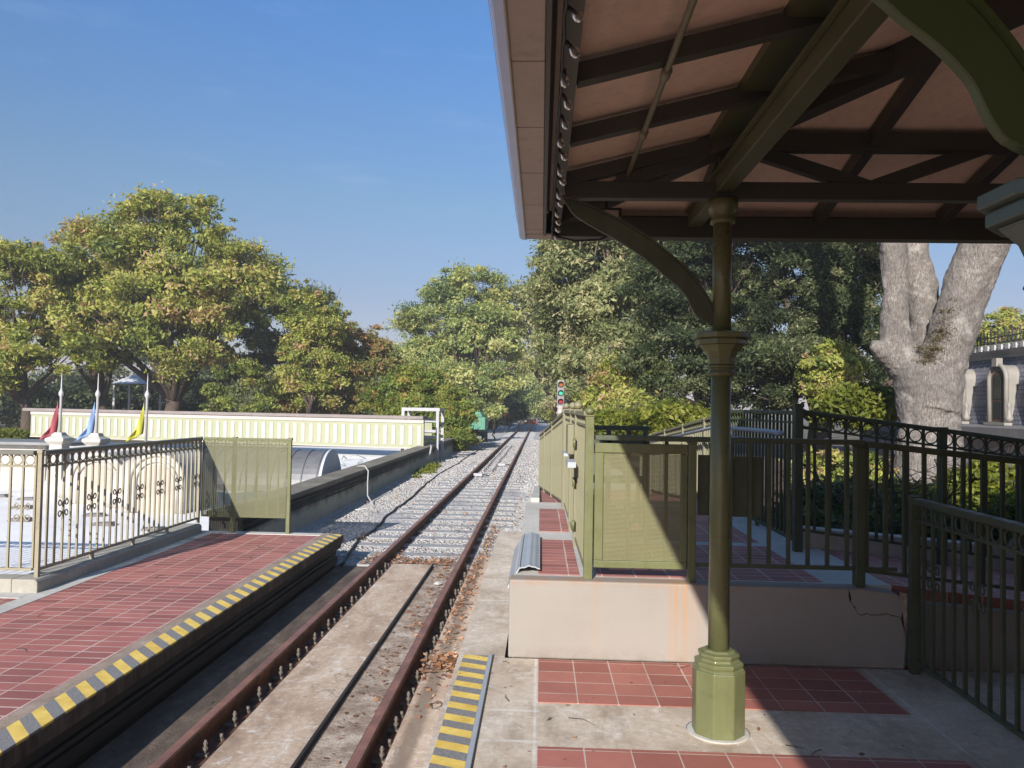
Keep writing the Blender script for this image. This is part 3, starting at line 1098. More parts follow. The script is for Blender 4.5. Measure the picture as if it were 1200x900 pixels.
# ================================================================== LOWER BUILDING ROOF (left)
RZ = -0.15
lb = thing('station_building', (-9, 9, -5), 'lower building with pale flat roof and ornate dormers behind the left fence', 'building')
b = MB(); b.box(-30, -4.04, 6.22, 30.5, -5, RZ)
b.build('flat_roof', M['membrane'], lb)
b = MB()   # grey parapet strips at left and a raised kerb line
b.box(-30, -9.6, 14.6, 15.3, RZ, 0.66)
b.build('parapet', M['ornament'], lb, bevel=0.02)
b = MB(); b.box(-30, -8.9, 14.4, 15.6, 0.662, 0.72)
b.build('parapet_cap', M['roofing'], lb, bevel=0.01)


def arch_block(cx, y0, y1, hw, z0, zs, n=20):
    pts = [(cx - hw, z0), (cx + hw, z0)]
    pts += [(cx + hw * math.cos(math.pi * k / n), zs + hw * math.sin(math.pi * k / n)) for k in range(n + 1)]
    return pts


for cx, y0, hw, zs, dep in ((-5.82, 11.5, 0.43, 0.32, 1.2), (-7.2, 12.3, 0.46, 0.22, 1.4)):
    b = MB(); b.prism(arch_block(cx, 0, 0, hw, RZ, zs), 'y', y0, y0 + dep)
    d = b.build('dormer', M['ornament'], lb, bevel=0.02)
    # rings of moulding and a brown recess
    b = MB()
    for rr, yy, rad in ((hw * 0.97, y0 - 0.01, 0.035), (hw * 0.74, y0 - 0.015, 0.022)):
        b.tube([(cx - rr, yy, RZ)] + [(cx - rr * math.cos(math.pi * k / 24), yy, zs + rr * math.sin(math.pi * k / 24)) for k in range(25)] + [(cx + rr, yy, RZ)], rad, 8)
    b.build('moulding', M['ornament'], d)
    b = MB(); b.prism(arch_block(cx, 0, 0, hw * 0.62, RZ, zs), 'y', y0 - 0.012, y0 + 0.01)
    b.build('recess', paint('tan_recess', (0.40, 0.35, 0.29), 0.7, 0.12), d)
for cx, cy, rr_ in ((-6.5, 12.5, .62), (-7.9, 13.4, .55)):
    b = MB()
    b.lathe([(rr_ * math.cos(t_ * math.pi / 2 / 9), RZ + .82 * math.sin(t_ * math.pi / 2 / 9)) for t_ in range(10)], 24, (cx, cy, 0))
    b.build('shell_dome', M['ornament'], lb)
# dark metal barrel vault beside them
bx0, bx1, bcy, br = -7.3, -4.25, 15.4, 0.78
b = MB()
n = 20
arc = [(bcy - br * math.cos(math.pi * k / n), RZ + br * 0.97 * math.sin(math.pi * k / n)) for k in range(n + 1)]
b.prism(arc, 'x', bx0, bx1)
bv = b.build('barrel_roof', M['barrel'], lb)
b = MB()
for i in range(11):
    x = bx0 + 0.05 + i * 0.295
    b.tube([(x, u, v + 0.005) for u, v in arc], 0.016, 5)
b.build('seam', M['barrel'], bv)
b = MB(); b.prism([(bcy - (br + .03) * math.cos(math.pi * k / n), RZ + (br * 0.97 + .03) * math.sin(math.pi * k / n)) for k in range(n + 1)], 'x', bx1 + .002, bx1 + 0.05)
b.build('end_plate', paint('blue_grey_flashing', (0.42, 0.46, 0.52), 0.5, 0.1), bv)
# dark small vents on the roof
for (vx, vy) in ((-8.6, 12.6), (-8.0, 11.6), (-7.2, 10.4), (-8.4, 9.7), (-5.9, 10.2), (-6.5, 11.0), (-5.05, 9.9), (-7.6, 9.0), (-9.3, 12.9), (-10, 12.0)):
    b = MB()
    b.prism([(vx - .16, RZ), (vx + .16, RZ), (vx + .1, RZ + .05), (vx - .14, RZ + .035)], 'y', vy, vy + .14)
    b.build('roof_vent', M['hatch_dark'], lb)
# pipes/rubble along the far roof edge by the wall
b = MB()
for i in range(26):
    x, y = rnd.uniform(-6.2, -4.2), rnd.uniform(17, 24)
    a = rnd.uniform(0, 3.1)
    l = rnd.uniform(.2, .7)
    z = RZ + .04
    b.tube([(x, y, z), (x + l * math.cos(a) * .5, y + l * math.sin(a) * .5, z + rnd.uniform(0.02, .14)), (x + l * math.cos(a), y + l * math.sin(a), z)], rnd.uniform(.015, .035), 6)
tag(b.build('scrap_pipes', M['galv'], None, (-5, 20, RZ)), 'tangle of grey pipes and cables lying on the pale roof by the wall', 'pipes', kind='stuff')

# flagpoles on pedestals
for px, fm, colr in ((70, 'flag_red', 'red'), (113, 'flag_blue', 'blue'), (171, 'flag_yellow', 'yellow')):
    pb_ = at(px, 513, 14.0)
    x, y = pb_.x, 14.0
    t = thing('flagpole', (x, y, RZ), 'white finial flagpole with limp %s pennant on a cream pedestal' % colr, 'flagpole', 'flagpoles on the lower roof')
    b = MB(); zt = 0.86 if colr != 'yellow' else 0.70
    q = math.pi / 4
    b.lathe([(0.33, RZ - 0.0), (0.33, RZ + .12), (0.21, RZ + .2), (0.17, zt - .16), (0.18, zt - .14), (0.25, zt - .08), (0.25, zt - .03), (0.14, zt + .02), (0.10, zt + .08)], 4, (x, y, 0), q, smooth=False)
    b.build('pedestal', M['ornament'], t, bevel=0.01)
    b = MB(); b.lathe([(0.024, zt + .06), (0.022, 1.6), (0.036, 1.62), (0.044, 1.65), (0.044, 1.68), (0.025, 1.72), (0.012, 1.75), (0.009, 1.95), (0.003, 2.05)], 12, (x, y, 0))
    b.build('pole', M['white_paint'], t)
    # limp pennant
    nu, nv = 8, 14
    vs, fs = [], []
    for j in range(nv + 1):
        v = j / nv
        for i in range(nu + 1):
            u = i / nu
            wdt = 0.27 * (1 - 0.15 * v) * (0.45 + 0.9 * v)
            xx = x - 0.05 - u * wdt
            yy = y - 0.02 + 0.05 * math.sin(u * 9 + v * 3) * (0.3 + v)
            zz = 1.52 - v * 0.58 - u * (0.16 + 0.38 * (1 - v) * 0.9)
            vs.append((xx, yy, zz))
    for j in range(nv):
        for i in range(nu):
            a = j * (nu + 1) + i
            fs.append((a, a + 1, a + nu + 2, a + nu + 1))
    b = MB(); b.add(vs, fs, True)
    fl = b.build('pennant', M[fm], t)
    sd = fl.modifiers.new('solid', 'SOLIDIFY'); sd.thickness = 0.006

# ---- long cream panel parapet
PA = Vector((at(37, 500, 28.0).x, 28.0, 0)); PB = Vector((at(497, 505, 25).x, 25.0, 0))
pn = thing('panel_wall', PA, 'long cream panelled parapet with pinkish upright slats on the lower roof', 'wall')
zb, zt = 0.14, 1.10
dirp = (PB - PA).normalized()
b = MB(); b.beam(PA + Vector((0, 0, (zb + zt) / 2)), PB + Vector((0, 0, (zb + zt) / 2)), 0.08, zt - zb)
b.build('panel', M['cream_panel'], pn)
nrm = dirp.cross(Vector((0, 0, 1)))
if nrm.y > 0: nrm = -nrm
b = MB()
L = (PB - PA).length
n = 52
for i in range(n):
    c = PA + dirp * ((i + 0.5) / n * L) + nrm * 0.052
    b.beam(c + Vector((0, 0, zb + .12)) - dirp * 0.0, c + Vector((0, 0, zt - .2)), 0.13, 0.02, upv=tuple(nrm))
b.build('slats', M['pink_white'], pn)
b = MB()
b.beam(PA + nrm * .055 + Vector((0, 0, zt - .06)), PB + nrm * .055 + Vector((0, 0, zt - .06)), 0.03, 0.12)
b.beam(PA + nrm * .055 + Vector((0, 0, zb + .02)), PB + nrm * .055 + Vector((0, 0, zb + .02)), 0.03, 0.035)
b.build('trim', M['pink_white'], pn)
b = MB(); b.beam(PA - nrm * .08 - dirp * .3 + Vector((0, 0, zt + .06)), PB - nrm * .08 + Vector((0, 0, zt + .06)), 0.42, 0.10)
b.build('cap', M['brown_cap'], pn)
b = MB()
for i in range(14):
    c = PA + dirp * ((i + .3) / 14 * L)
    b.beam(c + Vector((0, 0, RZ)), c + Vector((0, 0, zb)), 0.08, 0.08)
    c2 = c + nrm * .06
b.build('supports', M['white_metal'], pn)
# clutter under the panel at right
# scaffold-like frame at the wall end
fr = thing('gantry', (-3.7, 26, GZ), 'white metal frame standing at the right end of the cream panel', 'gantry')
zt2 = 1.42
x1, x0f = -3.53, -4.72
for (x, y, z0) in ((x1, 26.2, GZ), (x1 + .02, 27.4, GZ), (x0f, 27.4, RZ), (x0f, 26.2, RZ)):
    b = MB(); b.box(x - .05, x + .05, y - .05, y + .05, z0, zt2 - .05); b.build('upright', M['white_metal'], fr)
b = MB()
b.box(x0f - .05, x1 + .07, 26.15, 26.25, zt2 - .048, zt2 + .06)
b.box(x0f - .05, x1 + .07, 27.35, 27.45, zt2 - .048, zt2 + .06)
b.box(x1 - .05, x1 + .07, 26.252, 27.348, zt2 - .048, zt2 + .06)
b.box(x0f - .05, x0f + .07, 26.252, 27.348, zt2 - .048, zt2 + .06)
b.build('top_bar', M['white_metal'], fr)
for k, zz in enumerate((0.1, 0.42, 0.62, 0.98)):
    b = MB(); b.box(x0f + .3, x1 - .051, 26.9, 26.95, zz, zz + .09); b.build('crossbar', M['white_metal'], fr)
b = MB(); b.box(x0f + .35, x1 - .3, 26.96, 26.99, 0.2, 1.15); b.build('infill_board', M['cream_panel'], fr)
b = MB(); b.beam((x1 - .05, 26.2, -0.3), (x1 - .3, 26.2, 0.1), .04, .04); b.build('brace', M['white_metal'], fr)

# ================================================================== GREEN TRACK MACHINE
gx, gy = -3.42, 40.5
gm = thing('work_vehicle', (gx, gy, GZ), 'small green box-bodied work vehicle parked by the bush left of the track', 'vehicle')
b = MB(); b.box(gx - .9, gx + .5, gy - .1, gy + 2.0, 0.32, 1.0)
b.prism([(gx - .75, 1.001), (gx + .36, 1.001), (gx + .22, 1.28), (gx - .62, 1.28)], 'y', gy + .1, gy + 1.8)
b.build('body', M['machine_green'], gm, bevel=0.04)
b = MB(); b.box(gx - .85, gx + .45, gy, gy + 1.9, 0.0, 0.318)
b.build('chassis', M['black'], gm)
b = MB()
for i in range(5):
    b.box(gx + .501, gx + .515, gy + .2 + i * .3, gy + .38 + i * .3, .5, .85)
    b.box(gx - .7 + i * .22, gx - .58 + i * .22, gy - .118, gy - .101, .5, .8)
b.box(gx - .72, gx + .32, gy - .1185, gy - .1005, .80, .83)
b.box(gx + .5005, gx + .5155, gy + .18, gy + 1.6, .85, .88)
b.build('louvres', M['machine_green'], gm)
for wx in (-.75, .4):
    for wy in (.3, 1.6):
        b = MB()
        b.add(*(lambda vs: (vs, [tuple(range(15, -1, -1)), tuple(range(16, 32))] + [(i, (i + 1) % 16, 16 + (i + 1) % 16, 16 + i) for i in range(16)]))(
            [(gx + wx - .1, gy + wy + .29 * math.cos(k * math.pi / 8), GZ + .31 + .29 * math.sin(k * math.pi / 8)) for k in range(16)] +
            [(gx + wx + .1, gy + wy + .29 * math.cos(k * math.pi / 8), GZ + .31 + .29 * math.sin(k * math.pi / 8)) for k in range(16)]))
        b.build('wheel', M['black'], gm)
b = MB(); b.box(gx - .1, gx + .05, gy - .13, gy - .101, .2, .28); b.build('tail_lamp', M['red_lamp'], gm)

# ================================================================== SIGNAL
M['signal_head'] = paint('grey_signal_casing', (.2, .19, .185), .6, .15)
sp_ = at(657, 470, 27.0)
sx, sy = sp_.x, 27.0
sg = thing('railway_signal', (sx, sy, GZ), 'three-lamp railway signal on a pale post showing amber, green and red', 'signal')
b = MB(); b.lathe([(0.2, GZ), (0.2, GZ + .1), (0.125, GZ + .14), (0.125, 1.35), (0.15, 1.36), (0.15, 1.42), (0.11, 1.44), (0.11, 1.55), (0.16, 1.62)], 16, (sx, sy, 0))
b.build('post', M['signal_grey'], sg)
b = MB(); b.box(sx - .13, sx + .13, sy - .02, sy + .2, 1.6, 2.54)
hd = b.build('signal_head', M['signal_head'], sg, bevel=0.03)
for zz, mm in ((2.38, 'lamp_amber'), (2.08, 'lamp_green'), (1.78, 'lamp_red')):
    b = MB()
    def disc(rad, ya, yb, z):
        n = 20
        vs = [(sx + rad * math.cos(k * 2 * math.pi / n), ya, z + rad * math.sin(k * 2 * math.pi / n)) for k in range(n)]
        vs += [(sx + rad * math.cos(k * 2 * math.pi / n), yb, z + rad * math.sin(k * 2 * math.pi / n)) for k in range(n)]
        return vs, [tuple(range(n)), tuple(range(2 * n - 1, n - 1, -1))] + [(i, (i + 1) % n, n + (i + 1) % n, n + i) for i in range(n)]
    b.add(*disc(0.11, sy - .03, sy - .021, zz))
    b.build('backing_ring', M['black'], hd)
    b = MB(); b.add(*disc(0.066, sy - .045, sy - .031, zz)); b.build('lamp', M[mm], hd)
    b = MB()
    n = 14
    vs, fs = [], []
    for k in range(n + 1):
        a = math.pi * (-0.1 + 1.2 * k / n)
        for yy, rr in ((sy - .02, .118), (sy - .22 + 0.06 * abs(math.cos(a)), .118), (sy - .22 + 0.06 * abs(math.cos(a)), .108), (sy - .02, .108)):
            vs.append((sx + rr * math.cos(a), yy, zz + rr * math.sin(a)))
    for k in range(n):
        for j in range(4):
            fs.append((k * 4 + j, k * 4 + (j + 1) % 4, (k + 1) * 4 + (j + 1) % 4, (k + 1) * 4 + j))
    b.add(vs, fs)
    b.build('hood', M['signal_grey'], hd)

# ================================================================== RIGHT PLATFORM (near)
b = MB()
b.add([(-0.46, -6, 0), (6, -6, 0), (6, 4.8, 0), (-0.46, 4.8, 0)], [(0, 1, 2, 3)])
b.add([(-0.46, 4.8, 0), (-0.2, 4.8, 0), (-0.2, 9.6, 0), (-0.50, 9.6, 0)], [(0, 1, 2, 3)])
b.add([(-0.46, -6, -.5), (-0.46, -6, 0), (-0.46, 4.8, 0), (-0.50, 9.6, 0), (-0.50, 9.6, -.5)], [(0, 1, 2, 3, 4)])
b.add([(-0.50, 9.6, -.5), (-0.50, 9.6, 0), (-0.2, 9.6, 0), (-0.2, 9.6, -.5)], [(0, 1, 2, 3)])
mcon = concrete('slab_concrete', (0.34, 0.26, 0.19), (0.57, 0.48, 0.38), (0.74, 0.67, 0.58), 1.8, splotch=.5)
o3 = mcon.sep()
cprev = mcon.b.inputs['Base Color'].links[0].from_socket
for yj in (4.82, 3.98, 3.62, 3.1, 6.2, 7.9):
    d = mcon.math('ABSOLUTE', mcon.math('SUBTRACT', o3[1], yj))
    k = mcon.math('MULTIPLY', mcon.rng(d, 0.0, 0.018, 0.9, 0), mcon.rng(o3[0], 0.0, 0.03, 1, 0))
    k = mcon.math('MULTIPLY', k, mcon.rng(mcon.noise(8, 5), 0.35, 0.6, 0.2, 1))
    cprev = mcon.mix(k, cprev, (0.66, 0.64, 0.6))
for xj in (-0.006, 1.02, 1.98):
    d = mcon.math('ABSOLUTE', mcon.math('SUBTRACT', o3[0], xj))
    k = mcon.math('MULTIPLY', mcon.rng(d, 0.0, 0.012, 0.9, 0), mcon.rng(mcon.noise(9, 5), 0.35, 0.6, 0.15, 1))
    cprev = mcon.mix(k, cprev, (0.68, 0.66, 0.62))
mcon.col(cprev)
structure('right_platform', b, mcon.m)
b = MB()
for (x0, x1, y0, y1) in ((0.006, 1.93, 4.09, 4.78), (0.006, 1.93, -2.0, 3.56)):
    b.box(x0, x1, y0, y1, 0.001, 0.005)
structure('right_platform_paving', b, M['tile_right'], (0.006, 4.78, 0))
b = MB(); b.box(-0.455, -0.30, 2.2, 4.80, 0.001, 0.012)
tag(b.build('warning_strip', M['stripe_right'], None, (-0.4, 4.8, 0), 0.003), 'short yellow and grey striped strip on the concrete right of the track', 'warning strip')
b = MB(); b.box(-0.299, -0.275, 2.2, 4.81, 0.001, 0.02)
tag(b.build('metal_trim', M['galv'], None, (-0.28, 4.8, 0), 0.002), 'thin metal edge bar beside the short striped strip', 'trim')

# ---- raised landing behind the cream wall
LZ = 0.475
b = MB(); b.box(-0.155, 2.22, 4.945, 6.2, -0.4, LZ); b.box(-0.155, 2.12, 6.2, 8.8, -0.4, LZ - .0005)
structure('landing', b, M['concrete_pale'], (0, 6, 0), 0.006)
b = MB()
b.box(0.0, 0.265, 4.99, 6.30, LZ + .001, LZ + .005)
b.box(0.0, 0.26, 6.72, 8.2, LZ + .001, LZ + .005)
b.box(0.38, 1.80, 4.985, 6.22, LZ + .001, LZ + .005)
b.box(0.38, 1.80, 6.40, 8.7, LZ + .001, LZ + .005)
structure('landing_paving', b, M['tile'], (0, 6, LZ))
# ramp going away and ramp going right
b = MB()
b.prism([(8.8, LZ), (15.5, -.06), (15.5, -.4), (8.8, -.4)], 'x', 0.0, 2.1)
b.prism([(2.221, LZ), (8.5, LZ - 0.60), (8.5, -.42), (2.221, -.42)], 'y', 4.945, 6.2)
structure('ramp', b, M['tile'], (0, 6, 0))
# kerb under the fence along the track
b = MB(); b.prism([(8.801, LZ + .05), (15.5, -.02), (15.5, -.4), (8.801, -.4)], 'x', -0.10, 0.0)
tag(b.build('kerb', M['concrete_pale'], None, (0, 9, 0), 0.006), 'low pale kerb under the mesh fence on the right of the gravel', 'kerb')

# cream wall; right end broken away
WB = Vector((-0.18, 4.80, 0.0))
b = MB()
wallp = [(-0.18, 0.0), (2.235, 0.0), (2.245, 0.2), (2.215, 0.3), (2.235, 0.4), (2.19, 0.455), (1.98, 0.478), (-0.18, 0.482)]
b.prism(wallp, 'y', 4.80, 4.944)
cw = thing('platform_wall', WB, 'low cream stucco wall with rust stains below the olive fence', 'wall')
b.build('wall_body', M['stucco'], cw, WB, bevel=0.012)
b = MB()
def crack(pts, wd=0.0024):
    bb_ = MB()
    q_ = [pts[0]]
    for p0_, p1_ in zip(pts[:-1], pts[1:]):
        for t_ in (.33, .66, 1.0):
            q_.append((p0_[0] + (p1_[0] - p0_[0]) * t_ + rnd.uniform(-.006, .006), p0_[1] + (p1_[1] - p0_[1]) * t_ + rnd.uniform(-.008, .008)))
    pts = q_
    n = len(pts)
    up_, dn = [], []
    for i, (u, v) in enumerate(pts):
        t = wd * (0.35 + 0.65 * math.sin(math.pi * (i + .6) / n)) * rnd.uniform(.5, 1.3)
        up_.append((u, v + t)); dn.append((u + t * .3, v - t))
    poly = up_ + dn[::-1]
    bb_.prism(poly, 'y', 4.7975, 4.803)
    return bb_
for pts in ([(1.905, .40), (1.925, .375), (1.935, .345), (1.96, .32), (1.985, .318)], [(1.96, .325), (2.02, .33), (2.10, .333), (2.17, .322), (2.235, .315)],
            [(1.888, .478), (1.90, .44), (1.905, .40)]):
    crack(pts).build('crack', M['near_black'], cw)
b = MB(); b.prism([(2.20, .47), (2.245, .455), (2.243, .22), (2.228, .25), (2.222, .33), (2.205, .39)], 'y', 4.798, 4.802)
b.build('broken_edge', M['dirt'], cw)
# ramp side wall right of the near fence
b = MB(); b.prism([(2.262, -.0), (2.262, .40), (8.5, -.1), (8.5, -.3)], 'y', 4.86, 4.944)
tag(b.build('ramp_wall', M['stucco'], None, (2.262, 4.86, 0)), 'shaded cream side wall of the ramp behind the near right fence', 'wall')
# corrugated metal cover at the left edge of the landing
b = MB()
pts = [(-0.155 + 0.0, LZ + .002)]
n = 60
prof_c = []
for i in range(n + 1):
    u = i / n
    x = -0.12 + 0.13 * u
    prof_c.append((x, LZ + 0.035 + 0.018 * (1 - abs(2 * u - 1)) + 0.0018 * math.sin(u * 2 * math.pi * 3)))
poly = prof_c + [(x, z - 0.008) for x, z in prof_c[::-1]]
b.prism(poly, 'y', 5.02, 6.35)
b.prism([(-0.19, LZ - .1), (-0.121, LZ + .03), (-0.121, LZ + .045), (-0.20, LZ - .09)], 'y', 5.02, 6.35)
tag(b.build('metal_cover', M['galv'], None, (-0.1, 5, LZ)), 'corrugated grey metal cover on the left edge of the raised landing', 'cover')

# ================================================================== FENCES ON THE RIGHT
# front fence on the cream wall: perforated frame at left, plain bars to the right
FY = 4.885
ff_ = thing('olive_fence', (0.31, FY, LZ), 'olive fence on the cream wall with a framed perforated panel at its left end', 'fence')
FT = 1.385
def post_at(x, w, z0, z1, mat, name='post', y=FY, fin=False, root=ff_):
    b = MB(); b.box(x - w / 2, x + w / 2, y - w / 2, y + w / 2, z0, z1)
    b.box(x - w / 2 - .005, x + w / 2 + .005, y - w / 2 - .005, y + w / 2 + .005, z1 + .0005, z1 + .012)
    if fin: b.lathe([(0.015, z1 + .012), (0.03, z1 + .025), (0.03, z1 + .045), (0.005, z1 + .062)], 12, (x, y, 0))
    return b.build(name, mat, root, bevel=0.004)
post_at(0.31, 0.055, LZ + .006, 1.50, M['olive'], fin=True)
post_at(0.955, 0.05, LZ + .006, 1.34, M['olive'])
post_at(1.99, 0.06, LZ + .004, 1.34, M['green'])
b = MB(); b.box(0.345, 2.015, FY - .035, FY + .035, 1.353, FT); b.build('top_rail', M['green'], ff_, bevel=0.005)
b = MB()
for x0, x1, z0, z1 in ((0.345, 0.925, 1.275, 1.335), (0.345, 0.925, 0.555, 0.60), (0.345, 0.40, 0.601, 1.274), (0.885, 0.925, 0.601, 1.274)):
    b.box(x0, x1, FY - .018, FY + .018, z0, z1)
b.build('panel_frame', M['olive'], ff_, bevel=0.004)
b = MB(); b.box(0.401, 0.884, FY - .004, FY + .0, .601, 1.274); b.build('mesh_panel', M['mesh'], ff_)
bl = MB(); bl.box(-.011, .011, -.011, .011, 0, 0.75); blm = bl.mesh('baluster')
for x in (0.56, 0.68, 0.80):
    link('baluster', blm, M['green'], ff_, (x, FY + .03, .60))
x = 1.075
while x < 2.21:
    if abs(x - 1.99) > .04:
        link('baluster', blm, M['green'], ff_, (x, FY, .60))
    x += 0.12
b = MB(); b.box(.981, 1.959, FY - .012, FY + .012, .575, .599); b.build('bottom_rail', M['green'], ff_)
b = MB(); b.box(2.021, 2.22, FY - .012, FY + .012, .575, .599); b.build('bottom_rail', M['green'], ff_)
b = MB(); b.box(1.0, 1.185, FY + .03, FY + .045, 0.89, 1.27); b.box(1.19, 1.40, FY + .031, FY + .046, .885, 1.265)
b.build('sheet_plate', M['green'], ff_, bevel=0.003)
# descending top rail to the right
fence('ramp_fence', (2.03, FY), (5.6, FY), 'green fence descending to the right along the near side of the ramp', LZ, LZ - 0.34, 0.905, 0.12,
      mat=M['green'], rings=False, midrail=False, posts=(0.43, 0.9), bottom=0.10, rail_w=0.07, rail_h=0.04, bar=0.022, post_w=0.06, group='ramp fences')
# near fence at the right running toward the viewer on the lower platform
fence('iron_fence', (2.26, 4.74), (2.20, 1.2), 'dark green iron fence with scrolls running toward the viewer at the right border', 0.0, 0.0, 1.05, 0.115,
      mat=M['green'], rings=True, scrolls=(4, 2, 0.62), posts=(0.0, 0.55), bottom=0.08, rail_w=0.06, rail_h=0.04, bar=0.018, post_w=0.05)
# rear ramp fence
fence('ramp_fence', (2.03, 6.12), (6.8, 6.12), 'tall dark green ring-topped fence on the far side of the ramp', LZ, LZ - 0.56, 1.10, 0.118,
      mat=M['green'], rings=True, scrolls=(5, 3, 0.5), posts=(0.23, 0.45, 0.7), bottom=0.16, rail_w=0.05, rail_h=0.035, bar=0.018, post_w=0.055, group='ramp fences', ringh=0.1)
fr_ = fence('landing_fence', (2.0, 6.06), (1.98, 8.2), 'dark green barred fence along the right side of the raised landing', LZ, LZ, 1.09, 0.10,
      mat=M['green'], rings=False, posts=(0.0, 1.0), bottom=0.08, rail_w=0.05, rail_h=0.035, bar=0.018, post_w=0.06, post_extra=0.045)
fence('landing_fence', (1.98, 8.2), (1.98, 15.2), 'grey olive barred fence sloping away down the far ramp', LZ, LZ - 0.53, 1.07, 0.115,
      mat=M['olive_grey'], rings=False, posts=(0.16, 0.36, 0.58, 0.8, 1.0), bottom=0.08, rail_w=0.05, rail_h=0.035, bar=0.018, post_w=0.06)
# handrail inside the landing
hr = thing('handrail', (1.86, 6.1, LZ), 'grey tubular handrail inside the right side of the landing fence', 'handrail')
b = MB(); b.tube([(1.80, 6.0, 1.38), (1.86, 6.0, 1.385), (1.87, 6.3, 1.39), (1.87, 8.3, 1.38), (1.87, 15.0, .85)], .019, 10)
b.build('rail_tube', M['galv'], hr)
for yy, zz in ((6.3, 1.38), (7.6, 1.37), (9.5, 1.27), (12, 1.08)):
    b = MB(); b.tube([(1.87, yy, zz - .01), (1.88, yy, zz - .07), (1.97, yy, zz - .07)], .009, 6); b.build('bracket', M['galv'], hr)

# track-side fence: level part by the landing, then down the ramp
GX = 0.30
tf = fence('mesh_fence', (GX, 4.95), (GX - .03, 8.2), 'olive sheeted fence on the landing beside the track with latch and gate', LZ, LZ, 1.06, 0.11,
      mat=M['olive_grey'], rings=False, posts=(0.33, 0.58, 1.0), bottom=0.07, rail_w=0.05, rail_h=0.035, bar=0.018, post_w=0.05, finial=True,
      mesh=(0.02, 0.995, 0.07, 1.02, M['mesh_dense']), group='sheeted fences beside the track')
b = MB(); b.box(.2, .26, 5.6, 5.95, 1.12, 1.16); b.build('latch_bar', M['galv'], tf)
b = MB(); b.box(.2, .27, 6.6, 7.0, 1.14, 1.165); b.build('latch_bar', M['galv'], tf)
b = MB(); b.box(.215, .272, 6.15, 6.5, 1.18, 1.42); b.build('latch_box', M['olive_grey'], tf, bevel=.01)
for zz in (.62, .95, 1.25):
    b = MB(); b.lathe([(.012, zz), (.012, zz + .07)], 8, (.262, 5.95, 0)); b.build('hinge', M['olive'], tf)
fence('mesh_fence', (GX - .04, 8.3), (0.0, 14.6), 'olive sheeted fence sloping down along the gravel right of the track', LZ, 0.0, 1.05, 0.11,
      mat=M['olive_grey'], rings=False, posts=(0.0, 0.35, 0.7, 1.0), bottom=0.07, rail_w=0.05, rail_h=0.035, bar=0.018, post_w=0.05,
      group='sheeted fences beside the track')
b = MB()
L2 = math.hypot(GX - .04, 6.3)
b.prism([(8.32, LZ + .07), (14.58, 0.07), (14.58, 1.0), (8.32, LZ + 1.0)], 'x', -.002, .002)
o = b.build('mesh_panel', M['mesh_dense'], None)
tfp = [q for q in bpy.data.objects if q.get('label', '').startswith('olive sheeted fence sloping')][0]
o.parent = tfp; o.location = Vector((0.12, 0, 0)) - Vector(tfp.location); o.rotation_euler = (0, 0, 0)
ORG[o] = Vector((0.12, 0, 0))
for v in o.data.vertices: v.co.x += (GX - .04 - .12) * (14.58 - v.co.y) / 6.26 - .12 * (v.co.y - 8.32) / 6.26
# rubbish bin with brown lid behind the gate? -> brown box top seen over fence
bx = thing('bench', (0.55, 7.9, LZ), 'dark rail of a bench seen above the perforated panel', 'bench')
b = MB(); b.box(0.42, 0.98, 7.0, 7.06, 1.36, 1.40); b.build('back_rail', M['green'], bx)
b = MB(); b.box(0.42, 0.98, 7.0, 7.06, 1.24, 1.27); b.build('lower_rail', M['green'], bx)
for x in (0.45, .62, .8, .95):
    b = MB(); b.box(x - .02, x + .02, 7.0, 7.05, LZ + .006, 1.359); b.build('upright', M['green'], bx)
b = MB(); b.box(0.42, 0.98, 7.061, 7.45, LZ + .4, LZ + .44); b.build('seat', M['green'], bx)
for x in (.46, .94):
    b = MB(); b.box(x - .02, x + .02, 7.40, 7.44, LZ + .006, LZ + .399); b.build('leg', M['green'], bx)

# planter kerb wall
b = MB(); b.prism([(2.05, .64), (9.0, .12), (9.0, -.4), (2.05, -.4)], 'y', 6.21, 6.36)
tag(b.build('planter_wall', M['concrete_pale'], None, (2, 6.3, 0), .01), 'low grey planter wall behind the ramp fence', 'wall')

# ================================================================== GARDEN BED on the right
def bedz(x, y):
    return 0.30 + 0.18 * math.exp(-((x - 7) ** 2 + (y - 14) ** 2) / 8) - 0.03 * max(0, x - 2)
b = MB()
gx_ = np.linspace(2.12, 14.2, 26); gy_ = np.linspace(6.37, 40, 50)
vs = [(x, y, bedz(x, y) + 0.03 * math.sin(x * 2.3) * math.sin(y * 1.9)) for y in gy_ for x in gx_]
fs = [(j * 26 + i, j * 26 + i + 1, (j + 1) * 26 + i + 1, (j + 1) * 26 + i) for j in range(49) for i in range(25)]
b.add(vs, fs)
m = Mat('brown_mulch')
m.col(m.ramp(m.noise(9, 9, 0.8), [(0.3, (0.05, 0.03, 0.02)), (0.55, (0.13, 0.075, 0.05)), (0.8, (0.24, 0.15, 0.1))])).set(.95)
m.bump(m.noise(30, 6), .7, .03)
structure('planting_bed', b, m.m)


